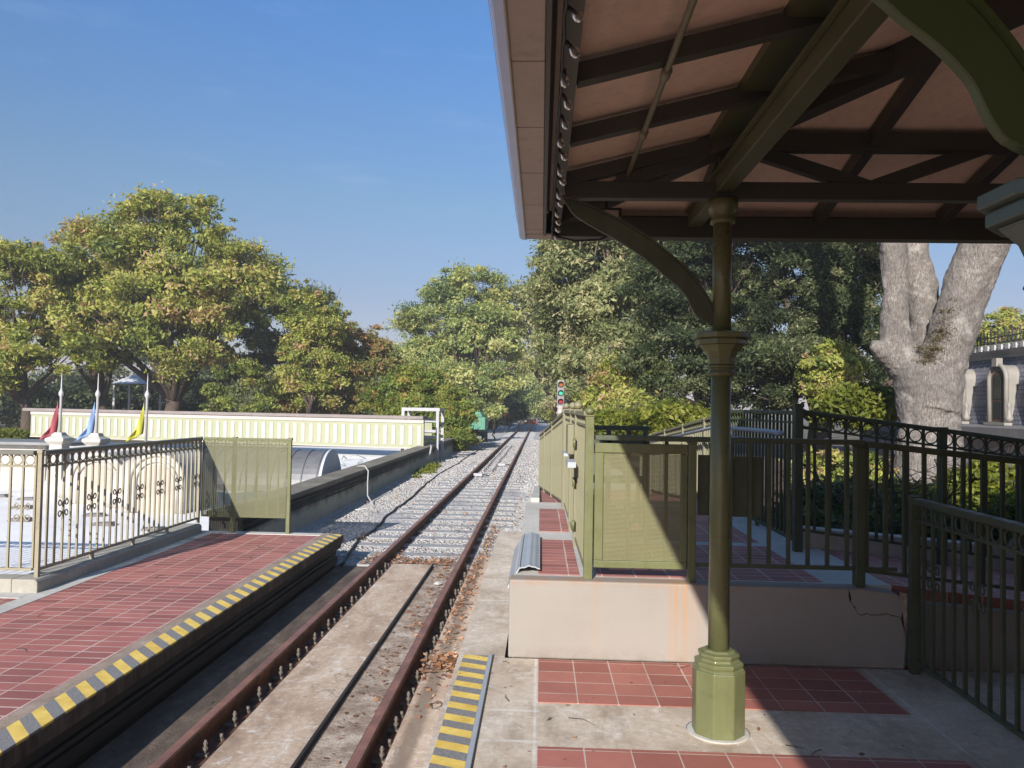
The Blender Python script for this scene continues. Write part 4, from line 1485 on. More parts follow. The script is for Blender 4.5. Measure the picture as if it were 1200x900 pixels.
# ================================================================== FOLIAGE
def leaves(centers, radii, counts, size, ctint, squash=0.8, spread_t=0.2, long=2.0, shell=0.45, out=0.6):
    P, T, Z = [], [], []
    for c, r, n, ct in zip(centers, radii, counts, ctint):
        d = rng.normal(size=(n, 3))
        d /= np.linalg.norm(d, axis=1)[:, None]
        rad = r * np.minimum(1.7, np.abs(0.62 + 0.34 * rng.normal(size=n)))
        ax = np.array([rng.uniform(.75, 1.45), rng.uniform(.75, 1.45), squash * rng.uniform(.6, 1.0)])
        p = np.array(c)[None] + d * rad[:, None] * ax
        P.append(p)
        T.append(np.clip(ct + rng.normal(size=n) * spread_t, 0, 1))
        Z.append(np.full(n, rng.uniform(.65, 1.35)))
    P = np.concatenate(P); T = np.concatenate(T); Z = np.concatenate(Z)
    n = len(P)
    cc = np.mean(np.array(centers), axis=0)
    od = P - cc[None]
    od /= (np.linalg.norm(od, axis=1)[:, None] + 1e-6)
    nn = rng.normal(size=(n, 3)) * 0.75 + od * out
    nn[:, 2] += 0.35
    a = np.cross(nn, rng.normal(size=(n, 3)))
    a /= np.linalg.norm(a, axis=1)[:, None]
    bvec = np.cross(a, nn); bvec /= (np.linalg.norm(bvec, axis=1)[:, None] + 1e-9)
    s = size * (Z * (0.5 + 0.9 * rng.random(n)))[:, None]
    V = np.stack([P - a * s * long / 2, P + bvec * s * 0.42, P + a * s * long / 2, P - bvec * s * 0.42], 1)
    return V.reshape(-1, 3), T


def tree(name, label, cat, foot, lobes, kind, leaf=0.13, n_leaf=30000, clump=0.7, n_clump=None, trunk_r=0.25, bark_m='bark_dark', fork=0.3,
         group=None, bias=0.5, n_limb=14, seed=0, squash=.8, lean=(0, 0), skirts=None, vary=.22, trunk=True):  # foliage scattered in clumps over limbs
    """lobes: (x, y, z, rx, ry, rz) ellipsoids in world space that the crown's clumps fill"""
    global rng
    rng = np.random.default_rng(100 + seed)
    rr = random.Random(seed)
    root = thing(name, foot, label, cat, group)
    vols = np.array([l[3] * l[4] * l[5] for l in lobes]) ** 0.75
    vols /= vols.sum()
    n_clump = n_clump or 120
    cs, rs, ct = [], [], []
    for k in range(n_clump):
        l = lobes[rng.choice(len(lobes), p=vols)]
        d = rng.normal(size=3); d /= np.linalg.norm(d)
        q = (0.35 + 0.65 * rng.random()) ** 0.5
        wob = 1 + 0.1 * math.sin(5 * d[0] + seed) + 0.1 * math.sin(7 * d[2] + 2 * seed)
        c = (l[0] + d[0] * l[3] * q * wob, l[1] + d[1] * l[4] * q * wob, l[2] + d[2] * l[5] * q * wob)
        cs.append(c); rs.append(clump * (0.4 + 1.1 * rng.random() ** 1.5))
        ct.append(float(np.clip(bias + rng.normal() * vary, 0, 1)))
    w_ = np.array(rs) ** 2.2; w_ /= w_.sum()
    cnt = np.maximum(8, (w_ * n_leaf).astype(int))
    for k in range(int(n_clump * .22)):          # loose sprays breaking the outline
        l = lobes[rng.choice(len(lobes), p=vols)]
        d = rng.normal(size=3); d[2] = abs(d[2]) * .9 - .2; d /= np.linalg.norm(d)
        q = 1.0 + .16 * rng.random()
        cs.append((l[0] + d[0] * l[3] * q, l[1] + d[1] * l[4] * q, l[2] + d[2] * l[5] * q)); rs.append(clump * rng.uniform(.25, .5))
        ct.append(float(np.clip(bias + .08 + rng.normal() * vary, 0, 1)))
    w_ = np.array(rs) ** 2.0; w_ /= w_.sum()
    cnt = np.maximum(8, (w_ * n_leaf * 1.45).astype(int))
    V, T = leaves(cs, rs, cnt, leaf * .76, ct, squash)
    quad_mesh('crown', V, 4, LEAF[kind], T, root, foot)
    if trunk:
        foot = Vector(foot)
        # trunk and limbs to a sample of the clumps
        top = Vector(np.mean([l[:3] for l in lobes], axis=0))
        fk = foot.lerp(Vector((top.x, top.y, top.z)), fork) + Vector((lean[0], lean[1], 0))
        b = MB()
        pts = [foot, foot.lerp(fk, .35) + Vector((rr.uniform(-.1, .1), rr.uniform(-.1, .1), 0)), foot.lerp(fk, .7) + Vector((rr.uniform(-.15, .15), 0, 0)), fk]
        b.tube(pts, [trunk_r * 1.35, trunk_r, trunk_r * .88, trunk_r * .8], 12)
        idx = list(range(len(cs))); rr.shuffle(idx)
        for q in idx[:n_limb]:
            c = Vector(cs[q])
            mid = fk.lerp(c, .5) + Vector((rr.uniform(-.5, .5), rr.uniform(-.5, .5), rr.uniform(-.2, .7)))
            q1 = fk.lerp(mid, .5) + Vector((rr.uniform(-.2, .2), rr.uniform(-.2, .2), 0))
            st = fk - Vector((0, 0, rr.uniform(0, .25) * (fk.z - foot.z)))
            b.tube([st, q1, mid, mid.lerp(c, .5) + Vector((rr.uniform(-.2, .2), 0, rr.uniform(-.1, .3))), c], [trunk_r * .5, trunk_r * .38, trunk_r * .25, trunk_r * .14, trunk_r * .05], 7)
            for _ in range(2):
                e = c + Vector((rr.uniform(-1, 1), rr.uniform(-1, 1), rr.uniform(-.3, .8)))
                b.tube([mid, mid.lerp(e, .6) + Vector((0, 0, rr.uniform(-.1, .3))), e], [trunk_r * .16, trunk_r * .09, trunk_r * .03], 5)
        b.build('trunk', M[bark_m], root)
    return root


def lobe(px, py, rpx, rpy, Y, depth=None):
    c = at(px, py, Y)
    k = Y / F_
    return (c.x, c.y, c.z, rpx * k, depth or rpx * k * 0.8, rpy * k)


def foot(px, Y, z=GZ):
    return (at(px, 500, Y).x, Y, z)


# -- left group
tree('golden_tree', 'golden green spreading tree at the left border behind the panel', 'tree', foot(35, 36), [
    lobe(20, 345, 55, 55, 36), lobe(-50, 370, 60, 70, 36), lobe(60, 310, 35, 34, 37), lobe(0, 300, 26, 16, 36), lobe(60, 400, 55, 32, 35), lobe(5, 420, 40, 30, 35)],
    'golden', .15, 42000, .62, 150, .28, seed=1, bias=.5, n_limb=18)
tree('golden_tree', 'tallest golden green tree with wide dome crown behind the flagpoles', 'tree', foot(205, 40), [
    lobe(195, 300, 95, 65, 40), lobe(205, 255, 60, 28, 40), lobe(120, 300, 42, 44, 40), lobe(280, 330, 48, 48, 40), lobe(130, 375, 60, 50, 38.5),
    lobe(210, 395, 65, 40, 38.5), lobe(268, 385, 40, 45, 40), lobe(240, 345, 60, 40, 38.5), lobe(170, 345, 60, 40, 38)],
    'golden', .15, 88000, .66, 330, .42, seed=2, bias=.5, n_limb=34, fork=.25)
# leaning dark trunks visible under the crown
tree('golden_tree', 'leaning tree with dark forked trunk between the blue and yellow flags', 'tree', foot(128, 39), [
    lobe(95, 380, 40, 38, 39), lobe(120, 420, 35, 18, 39), lobe(85, 340, 40, 40, 40)], 'golden', .15, 20000, .6, 70, .3, seed=3, bias=.42, n_limb=10, fork=.35)
tree('dark_tree', 'dark green tree behind the right flank of the tall golden tree', 'tree', foot(318, 44), [
    lobe(318, 380, 48, 60, 44), lobe(350, 420, 45, 65, 44), lobe(285, 450, 50, 40, 44), lobe(380, 385, 30, 40, 45), lobe(340, 465, 90, 26, 43)],
    'oak', .15, 70000, .7, 190, .3, seed=4, bias=.35, n_limb=10)
tree('vine_tree', 'vine-draped yellow green tree column left of the reddish thicket', 'tree', foot(362, 37), [
    lobe(358, 365, 27, 38, 37), lobe(362, 420, 30, 42, 37), lobe(345, 455, 22, 26, 37), lobe(385, 380, 22, 25, 37), lobe(378, 440, 22, 36, 37)],
    'golden', .11, 40000, .42, 170, .22, seed=5, bias=.45, n_limb=10)
tree('vine_tree', 'narrow column of bright vines left of the larger vine column', 'tree', foot(297, 35), [
    lobe(297, 455, 13, 34, 35), lobe(290, 436, 16, 14, 35), lobe(305, 480, 14, 14, 35)], 'golden', .10, 9000, .25, 40, .08, seed=6, bias=.25, n_limb=4)
tree('vine_tree', 'thin strand of hanging vines nearest the yellow flag', 'tree', foot(256, 35), [
    lobe(257, 450, 9, 42, 35), lobe(246, 470, 13, 18, 35), lobe(262, 480, 12, 12, 35)], 'golden', .10, 8000, .22, 36, .08, seed=7, bias=.25, n_limb=4)
tree('thicket', 'reddish brown vine thicket left of the orange-green bush', 'thicket', foot(420, 40), [
    lobe(415, 415, 36, 36, 40), lobe(440, 440, 28, 40, 40), lobe(400, 465, 40, 30, 39), lobe(455, 425, 20, 22, 41), lobe(335, 475, 14, 14, 38), lobe(395, 385, 20, 18, 40), lobe(325, 470, 12, 16, 37)],
    'rust', .12, 42000, .5, 160, .15, seed=8, bias=.55, n_limb=10)
tree('tall_bush', 'orange and green bush covering the end of the retaining wall', 'bush', foot(505, 33.5), [
    lobe(500, 480, 48, 42, 34), lobe(470, 480, 40, 38, 35), lobe(530, 490, 26, 30, 33), lobe(485, 450, 34, 22, 35), lobe(535, 512, 20, 14, 32.5, 1.0)],
    'bush', .095, 90000, .36, 320, .1, seed=9, bias=.42, n_limb=12)
# -- middle
tree('broad_tree', 'broad green tree in the middle, left of where the track vanishes', 'tree', foot(560, 56), [
    lobe(545, 345, 44, 32, 56), lobe(520, 385, 56, 36, 56), lobe(580, 380, 38, 38, 56), lobe(490, 395, 34, 34, 55), lobe(550, 420, 60, 40, 55), lobe(590, 425, 26, 40, 56),
    lobe(500, 435, 40, 26, 54), lobe(560, 455, 40, 22, 54), lobe(545, 340, 22, 20, 56), lobe(548, 365, 30, 24, 55)],
    'mid', .17, 80000, .8, 300, .38, seed=10, bias=.55, n_limb=26)
tree('arching_tree', 'tree whose branches arch over the track beside the right oak', 'tree', foot(662, 60), [
    lobe(610, 358, 26, 22, 58), lobe(596, 380, 22, 20, 58), lobe(632, 360, 24, 26, 58), lobe(640, 400, 18, 40, 58), lobe(655, 430, 22, 50, 58)],
    'oak', .17, 34000, .7, 110, .3, seed=11, bias=.7, n_limb=12)
for i, (px, py, rx, ry, Y, kd, lab) in enumerate([
    (612, 462, 22, 26, 92, 'mid', 'small hazy tree closing the view left of the vanishing track'),
    (640, 460, 20, 30, 100, 'mid', 'pale green tree closing the view right of the vanishing track'),
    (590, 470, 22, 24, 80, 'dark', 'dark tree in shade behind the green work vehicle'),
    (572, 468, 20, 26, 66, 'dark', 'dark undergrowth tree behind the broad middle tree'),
    (625, 455, 30, 22, 120, 'mid', 'farthest tree straight above the end of the rails'),
    (668, 462, 16, 30, 62, 'golden', 'yellowish tree right behind the railway signal')]):
    tree('background_tree', lab, 'tree', foot(px, Y), [lobe(px, py, rx, ry, Y), lobe(px + 4, py - ry * .7, rx * .6, ry * .4, Y), lobe(px - 3, py + ry * .6, rx, ry * .4, Y)],
         kd, .2, 15000, .9, 70, .2, seed=20 + i, bias=.55, n_limb=8, group='background trees along the track', bark_m='bark_mid')
# small plants by the track far away
for i, (px, py, rx, ry, Y, kd, lab) in enumerate([
    (580, 484, 7, 7, 44, 'mid', 'bright green shrub just right of the green vehicle'),
    (597, 487, 9, 6, 60, 'dark', 'dark low shrub left of the rails in the distance'),
    (608, 482, 9, 10, 66, 'dark', 'spiky dark palm-like plant beside the left rail')]):
    tree('shrub', lab, 'shrub', foot(px, Y), [lobe(px, py, rx, ry, Y)], kd, .13, 2500, .25, 22, .04, seed=40 + i, bias=.5, n_limb=4)

# -- right side
tree('olive_oak', 'large olive oak overhanging the right side of the track', 'tree', foot(720, 31), [
    lobe(690, 320, 62, 50, 31), lobe(660, 375, 34, 50, 32), lobe(730, 370, 66, 60, 30), lobe(668, 430, 26, 40, 31), lobe(720, 260, 70, 50, 31), lobe(780, 330, 50, 60, 30),
    lobe(715, 430, 50, 40, 29), lobe(650, 330, 22, 26, 32)],
    'oak', .115, 130000, .55, 420, .4, seed=12, bias=.6, n_limb=30, bark_m='bark_mid')
tree('yellow_green_tree', 'bright yellow green young tree in front of the olive oak', 'tree', foot(700, 23, 0.2), [
    lobe(706, 466, 22, 20, 23), lobe(730, 450, 30, 32, 23), lobe(765, 440, 26, 22, 23), lobe(740, 480, 40, 18, 22)],
    'golden', .085, 36000, .34, 170, .09, seed=13, bias=.45, n_limb=10)
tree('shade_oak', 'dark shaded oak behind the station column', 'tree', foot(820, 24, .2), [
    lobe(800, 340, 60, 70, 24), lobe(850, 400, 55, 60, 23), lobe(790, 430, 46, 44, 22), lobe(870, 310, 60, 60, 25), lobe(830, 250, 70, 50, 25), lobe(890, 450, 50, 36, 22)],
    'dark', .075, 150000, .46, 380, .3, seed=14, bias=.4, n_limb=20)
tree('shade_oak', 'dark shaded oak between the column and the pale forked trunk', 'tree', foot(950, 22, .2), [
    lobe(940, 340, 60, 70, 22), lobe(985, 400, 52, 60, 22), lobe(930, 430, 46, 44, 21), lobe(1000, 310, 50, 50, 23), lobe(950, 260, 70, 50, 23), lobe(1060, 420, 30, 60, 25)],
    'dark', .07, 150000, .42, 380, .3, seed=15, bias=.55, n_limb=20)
for i, (px, py, rx, ry, Y, kd, lab, nl) in enumerate([
    (800, 492, 60, 14, 17, 'lime', 'lime green hedge rising behind the far ramp fence', 16000),
    (735, 497, 40, 11, 18, 'lime', 'lime green hedge beside the sheeted track fence', 12000),
    (1005, 474, 34, 18, 15.5, 'lime', 'lime green shrub left of the pale forked trunk', 16000),
    (975, 440, 36, 34, 19, 'golden', 'loose yellow green shrub above the dark ring-topped fence', 12000),
    (985, 560, 55, 26, 12, 'golden', 'yellowish low shrub seen between the fence bars left of the trunk', 12000),
    (1150, 575, 45, 28, 11, 'lime', 'yellow green shrub seen between the fence bars right of the trunk', 13000),
    (1210, 600, 45, 24, 9.5, 'lime', 'yellow green shrub behind the fence at the right border', 9000),
    (965, 595, 40, 18, 8.2, 'dark', 'dark green low plant on the mulch behind the landing fence', 7000),
    (1050, 590, 50, 18, 8.6, 'rust', 'dark reddish shrub at the foot of the pale forked trunk', 8000),
    (1050, 614, 110, 7, 7.2, 'dark', 'low green edging plants behind the planter wall', 9000)]):
    zf = 0.28
    l = lobe(px, py, rx, ry, Y)
    tree('shrub', lab, 'shrub', (l[0], Y, max(zf, l[2] - l[5])), [l], kd, .06 if Y < 14 else .075, nl, .16 if Y < 14 else .26, 80, .03, seed=60 + i, bias=.5, n_limb=6,
         group='shrubs in the planting bed')

# -- pale forked trunk
TF = at(1092, 570, 14.0)
TY = 14.0
ft_ = (TF.x, TY, 0.25)
rt_ = thing('forked_tree', ft_, 'massive pale grey tree trunk forking into three limbs', 'tree')
def limb(b, pts, Y, n=28):
    """pts: (px, py, halfwidth px) down the limb, smoothed"""
    P = []
    for (px, py, hw, dy) in pts:
        c = at(px, py, Y + dy)
        P.append((c, hw * (Y + dy) / F_))
    out, rad = [], []
    for i in range(len(P) - 1):
        p_1 = P[max(i - 1, 0)][0]; p0 = P[i][0]; p1 = P[i + 1][0]; p2 = P[min(i + 2, len(P) - 1)][0]
        for k in range(6):
            t = k / 6
            q = 0.5 * ((2 * p0) + (p1 - p_1) * t + (2 * p_1 - 5 * p0 + 4 * p1 - p2) * t * t + (3 * p0 - p_1 - 3 * p1 + p2) * t ** 3)
            out.append(q); rad.append(P[i][1] * (1 - t) + P[i + 1][1] * t)
    out.append(P[-1][0]); rad.append(P[-1][1])
    b.tube(out, [r * rnd.uniform(.97, 1.03) for r in rad], n)
b = MB()
limb(b, [(1092, 592, 46, 0), (1090, 560, 37, 0), (1089, 500, 32, 0), (1086, 450, 35, 0), (1082, 428, 30, 0), (1080, 414, 16, 0)], TY)
limb(b, [(1090, 480, 30, 0), (1078, 440, 26, 0), (1056, 418, 22, .1), (1049, 395, 17, .1), (1049, 360, 14, .1), (1049, 320, 14, .1), (1046, 280, 15, .15), (1038, 220, 15, .3), (1020, 120, 14, .6), (1000, 20, 12, 1)], TY)
limb(b, [(1021, 404, 6, .0), (1030, 409, 10, .0), (1042, 416, 14, .05), (1060, 428, 17, .1)], TY, 14)
limb(b, [(1090, 470, 26, .1), (1090, 430, 24, .3), (1087, 385, 19, .45), (1080, 340, 17, .55), (1070, 290, 16, .7), (1064, 200, 14, 1), (1075, 80, 12, 1.4)], TY)
limb(b, [(1092, 480, 30, -.1), (1102, 430, 27, -.1), (1116, 390, 25, -.15), (1132, 340, 25, -.2), (1150, 295, 26, -.3), (1172, 240, 24, -.5), (1205, 160, 20, -.8), (1250, 60, 17, -1.2)], TY)
tk = b.build('trunk', M['bark_pale'], rt_)
rm_ = tk.modifiers.new('fuse', 'REMESH'); rm_.mode = 'VOXEL'; rm_.voxel_size = 0.025; rm_.use_smooth_shade = True
dtex = bpy.data.textures.new('bark_lumps', 'CLOUDS'); dtex.noise_scale = 0.22
dt2 = bpy.data.textures.new('bark_ridges', 'CLOUDS'); dt2.noise_scale = 0.07; dt2.noise_depth = 3
d2_ = tk.modifiers.new('ridges', 'DISPLACE'); d2_.texture = dt2; d2_.strength = 0.02; d2_.mid_level = 0.5
dm = tk.modifiers.new('lumps', 'DISPLACE'); dm.texture = dtex; dm.strength = 0.07; dm.mid_level = 0.5
# hanging ferny growth in the crotch
mp_ = [(1120, 352), (1114, 364), (1110, 376), (1104, 388), (1099, 398), (1096, 408), (1090, 416), (1086, 424), (1078, 408), (1108, 396), (1102, 412)]
V, T = leaves([tuple(at(a_, c_, 13.62)) for a_, c_ in mp_], [.12, .13, .16, .18, .18, .18, .16, .14, .1, .14, .14],
              [350, 450, 600, 700, 700, 700, 500, 400, 250, 400, 400], .018, [.6, .85, .8, .6, .7, .9, .5, .6, .4, .7, .5])
quad_mesh('moss', V, 4, LEAF['dry'], T, rt_, ft_)
# its crown is above the roof
global_l = [(5.8, 15.5, 11.0, 3.4, 3.6, 2.0), (9.5, 13.5, 10.6, 3.4, 3.6, 2.0), (7.2, 13.0, 12.6, 3.6, 3.4, 1.8), (11.5, 15, 11.5, 2.5, 3, 1.8)]
rng = np.random.default_rng(5)
cs, rs, ct = [], [], []
for k in range(150):
    l = global_l[rng.integers(len(global_l))]
    d = rng.normal(size=3); d /= np.linalg.norm(d)
    q = (0.3 + .7 * rng.random()) ** .5
    cs.append((l[0] + d[0] * l[3] * q, l[1] + d[1] * l[4] * q, l[2] + d[2] * l[5] * q)); rs.append(rng.uniform(.4, .8)); ct.append(rng.uniform(.3, .7))
V, T = leaves(cs, rs, [240] * 150, .12, ct)
quad_mesh('crown', V, 4, LEAF['oak'], T, rt_, ft_)

# slim pale stems leaning by the signal and on the far edge
for pts, lab in (([(664, 520, 1.3), (655, 470, 1.2), (647, 442, 1.0), (642, 425, .8)], 'thin bare white trunk leaning left behind the railway signal'),
                 ([(668, 520, 1.0), (662, 450, .9), (658, 415, .7)], 'thin upright bare trunk behind the railway signal')):
    b = MB()
    P = [at(a, c, 33.0) for a, c, r in pts]
    b.tube(P, [r * 33 / F_ * 1.0 for a, c, r in pts], 7)
    tag(b.build('bare_trunk', M['bark_pale'], None, tuple(P[0])), lab, 'tree trunk')

# far wood closing the view below the crowns
rng = np.random.default_rng(77)
cs, rs, ct = [], [], []
for _ in range(420):
    x_ = rng.uniform(-75, -9); cs.append((x_, 72 + rng.uniform(-4, 4) , rng.uniform(-.3, 5.6 + 1.5 * math.sin(x_ * .3)))); rs.append(rng.uniform(.8, 1.6)); ct.append(rng.uniform(.2, .8))
V, T = leaves(cs, rs, [130] * 420, .22, ct)
tag(quad_mesh('distant_wood', V, 4, LEAF['dark'], T, None, (-40, 72, GZ)), 'far dark wood behind the left trees', 'wood', kind='stuff')

# hedge, distant building and railing behind the left trees
t = thing('hedge', foot(10, 33), 'clipped bright green hedge at the left border before the dark undergrowth', 'hedge')
l = lobe(-40, 514, 78, 7, 31, 1.0)
rng = np.random.default_rng(9)
cs = [(l[0] + rng.uniform(-1, 1) * l[3], 31 + rng.uniform(-.7, .7), rng.uniform(-.3, .22)) for _ in range(120)]
V, T = leaves(cs, [.28] * 120, [110] * 120, .09, [.4] * 120)
quad_mesh('foliage', V, 4, LEAF['lime'], T, t, tuple(t.location))
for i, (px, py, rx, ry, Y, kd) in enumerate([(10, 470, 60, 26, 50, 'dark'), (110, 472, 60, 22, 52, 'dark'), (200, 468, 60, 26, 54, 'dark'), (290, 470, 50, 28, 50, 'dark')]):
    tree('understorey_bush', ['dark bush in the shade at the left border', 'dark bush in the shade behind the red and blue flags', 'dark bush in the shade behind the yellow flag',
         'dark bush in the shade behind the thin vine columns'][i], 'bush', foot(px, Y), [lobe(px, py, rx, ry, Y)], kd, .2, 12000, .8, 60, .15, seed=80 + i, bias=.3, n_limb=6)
pv = thing('pavilion', foot(165, 47), 'pale roofed pavilion half hidden behind the leaning trunk', 'building')
c = at(168, 440, 47)
b = MB()
b.add([(c.x - 1.5, 46, c.z - .55), (c.x + 1.6, 46, c.z - .55), (c.x + 1.6, 50, c.z - .55), (c.x - 1.5, 50, c.z - .55), (c.x - .4, 48, c.z + .4), (c.x + .4, 48, c.z + .4)],
      [(0, 1, 5, 4), (1, 2, 5), (2, 3, 4, 5), (3, 0, 4), (0, 3, 2, 1)])
m = Mat('pale_tile_roof')
bt = m.n.new('ShaderNodeTexBrick'); bt.inputs['Scale'].default_value = 3.0
m.l.new(m.mapping((1, 1, 1)), bt.inputs['Vector'])
bt.inputs['Color1'].default_value = (.55, .57, .58, 1); bt.inputs['Color2'].default_value = (.48, .5, .52, 1); bt.inputs['Mortar'].default_value = (.3, .3, .32, 1)
m.col(bt.outputs['Color']).set(.6)
b.build('roof', m.m, pv)
b = MB()
for x in np.linspace(-1.4, 1.5, 4):
    b.box(c.x + x - .06, c.x + x + .06, 46.2, 46.32, GZ, c.z - .56)
b.build('posts', M['white_paint'], pv)

# ================================================================== MANSARD BUILDING right
BX = 14.0
M['grey_trim'] = paint('grey_lower_trim', (.16, .155, .16), .6, .15)
mb_ = thing('mansard_building', (BX, 20, 0), 'slate mansard building with arched dormers and iron roof cresting', 'building')
ylo, yhi = 10.0, 34.0
z0b, z1b = 1.27, 3.35
m = Mat('scalloped_slate')
vv = m.mapping((3.2, 3.2, 4.2))
bt = m.n.new('ShaderNodeTexBrick'); bt.inputs['Scale'].default_value = 1.0
sxyz = m.sep(); cmb = m.n.new('ShaderNodeCombineXYZ')
m.l.new(m.math('MULTIPLY', sxyz[1], 1.0), cmb.inputs[0]); m.l.new(sxyz[2], cmb.inputs[1])
m.l.new(cmb.outputs[0], bt.inputs['Vector'])
bt.inputs['Brick Width'].default_value = .16; bt.inputs['Row Height'].default_value = .13; bt.inputs['Mortar Size'].default_value = .012
bt.inputs['Color1'].default_value = (.22, .22, .27, 1); bt.inputs['Color2'].default_value = (.13, .14, .19, 1); bt.inputs['Mortar'].default_value = (.04, .04, .06, 1)
band = m.rng(m.math('FRACT', m.math('MULTIPLY', sxyz[2], 1.05)), .0, .45, .35, 0)
m.col(m.mix(band, bt.outputs['Color'], (.36, .33, .35))).set(.6)
m.bump(bt.outputs['Fac'], -.6, .02)
b = MB(); b.prism([(BX, z0b), (BX + .36, z1b), (BX + 6, z1b), (BX + 6, z0b)], 'y', ylo, yhi)
b.build('mansard_roof', m.m, mb_)
b = MB()
b.prism([(BX + .3, z1b + .002), (BX + .3, z1b + .12), (BX + .12, z1b + .2), (BX + .12, z1b + .42), (BX + 6, z1b + .42), (BX + 6, z1b + .002)], 'y', ylo, yhi)
b.build('cornice', M['white_metal'], mb_)
b = MB(); b.prism([(BX - .45, z0b - .42), (BX - .45, z0b - .08), (BX - .2, z0b - .002), (BX + .5, z0b - .002), (BX + .5, z0b - .42)], 'y', ylo, yhi)
b.build('lower_cornice', M['grey_trim'], mb_)
b = MB(); b.box(BX - .1, BX + 6, ylo, yhi, -.4, z0b - .421)
b.build('wall', paint('grey_clapboard', (.3, .28, .27), .7, .15), mb_)
# denticles
b = MB()
y = ylo
while y < yhi:
    b.box(BX + .06, BX + .119, y, y + .16, z1b + .24, z1b + .4); y += .36
b.box(BX + .10, BX + .1195, ylo, yhi, z1b + .39, z1b + .405)
b.build('dentil_course', M['white_paint'], mb_)
# cresting
b = MB()
y = ylo
k = 0
while y < yhi:
    hgt = .36 if k % 2 else .48
    b.box(BX + .4, BX + .43, y - .015, y + .015, z1b + .42, z1b + .42 + hgt)
    b.lathe([(.005, 0), (.03, .04), (.005, .1)], 5, (BX + .415, y, z1b + .42 + hgt))
    y += .19; k += 1
b.box(BX + .4, BX + .43, ylo, yhi, z1b + .50, z1b + .53)
b.box(BX + .4, BX + .43, ylo, yhi, z1b + .68, z1b + .71)
b.build('cresting', M['bronze'], mb_)
def dormer(yc):
    n = 14
    hw, zc = .44, 2.66
    b = MB()
    arcp = [(yc - hw, z0b + .05), (yc - hw, zc)] + [(yc - hw * math.cos(math.pi * k / n), zc + hw * math.sin(math.pi * k / n)) for k in range(1, n)] + [(yc + hw, zc), (yc + hw, z0b + .05)]
    b.prism(arcp, 'x', BX - .12, BX + .6)
    d = b.build('dormer', M['ornament_grey'], mb_)
    b = MB()
    b.tube([(BX - .13, yc - hw + .02, z0b + .1)] + [(BX - .13, u, v) for u, v in arcp[1:-1]] + [(BX - .13, yc + hw - .02, z0b + .1)], .07, 8)
    b.box(BX - .24, BX - .05, yc - .12, yc + .12, zc + hw - .05, zc + hw + .2)
    b.build('dormer_moulding', M['ornament_grey'], d)
    hw2 = .26
    b = MB()
    arcp = [(yc - hw2, z0b + .12), (yc - hw2, zc)] + [(yc - hw2 * math.cos(math.pi * k / n), zc + hw2 * math.sin(math.pi * k / n)) for k in range(1, n)] + [(yc + hw2, zc), (yc + hw2, z0b + .12)]
    b.prism(arcp, 'x', BX - .135, BX - .121)
    wd = b.build('window', M['frame_brown'], d)
    for (za, zb_) in ((z0b + .2, 2.0), (2.06, 2.8)):
        b = MB(); b.box(BX - .15, BX - .136, yc - hw2 + .09, yc + hw2 - .09, za, zb_); b.build('pane', M['glass'], wd)
    b = MB(); b.box(BX - .26, BX - .02, yc - hw - .1, yc + hw + .1, z0b + .0, z0b + .08); b.build('sill', M['ornament_grey'], d)
    for s in (-1, 1):
        b = MB(); b.lathe([(.0, 0), (.09, .04), (.12, .12), (.07, .22), (.05, .4), (.08, .5), (.03, .6), (.0, .62)], 10, (BX - .08, yc + s * (hw + .05), z0b + .09), cap=False); b.build('console', M['ornament_grey'], d)
M['ornament_grey'] = paint('warm_grey_dormer', (.25, .235, .21), .6, .15)
M['frame_brown'] = paint('brown_sash', (.12, .05, .03), .5, .2)
for yc in (19.3, 21.6, 23.9, 26.2, 28.5):
    dormer(yc)
tree('background_tree', 'feathery tree beyond the mansard building cresting', 'tree', (22, 34, 0), [lobe(1170, 385, 40, 20, 34), lobe(1140, 400, 24, 16, 34), lobe(1190, 400, 40, 18, 34)],
     'golden', .10, 14000, .42, 80, .2, seed=90, bias=.5, n_limb=10, group='background trees along the track')
# low dark railing far right seen through bars
fence('garden_railing', (9.0, 12.2), (13.5, 12.2), 'low dark garden railing in front of the mansard building', .25, .25, .75, .14, mat=M['bronze'], rings=False, posts=(0, .33, .66, 1), bar=.02,
      bottom=.08)

# red barriers and leaf heaps far along the track
b = MB()
for i in range(9):
    x = rnd.uniform(.3, 1.9); y = rnd.uniform(52, 66)
    b.lathe([(.0, 0), (rnd.uniform(.3, .6), .02), (rnd.uniform(.15, .35), .2), (.05, .3)], 9, (x, y, GZ), smooth=False)
tag(b.build('leaf_heap', M['orange'], None, (1, 58, GZ)), 'low orange brown heaps of dead leaves beside the far track', 'leaf heap', kind='stuff')
b = MB(); xo = at(623, 487, 85).x
b.prism([(xo - .7, GZ), (xo + .8, GZ), (xo + .45, GZ + .6), (xo - .5, GZ + .62)], 'y', 86, 86.8)
tag(b.build('dirt_pile', M['orange'], None, (xo, 86, GZ)), 'small reddish pile beside the end of the right rail', 'pile')
sb = thing('sign_board', foot(592, 58), 'small red square sign at the dark tree line left of the rails', 'sign')
c = at(592, 483, 58)
b = MB(); b.box(c.x - .16, c.x + .16, 58, 58.03, c.z - .3, c.z + .28); b.build('board', M['orange'], sb)
b = MB(); b.box(c.x - .03, c.x + .03, 58.031, 58.08, GZ, c.z + .2); b.build('post', M['bronze'], sb)

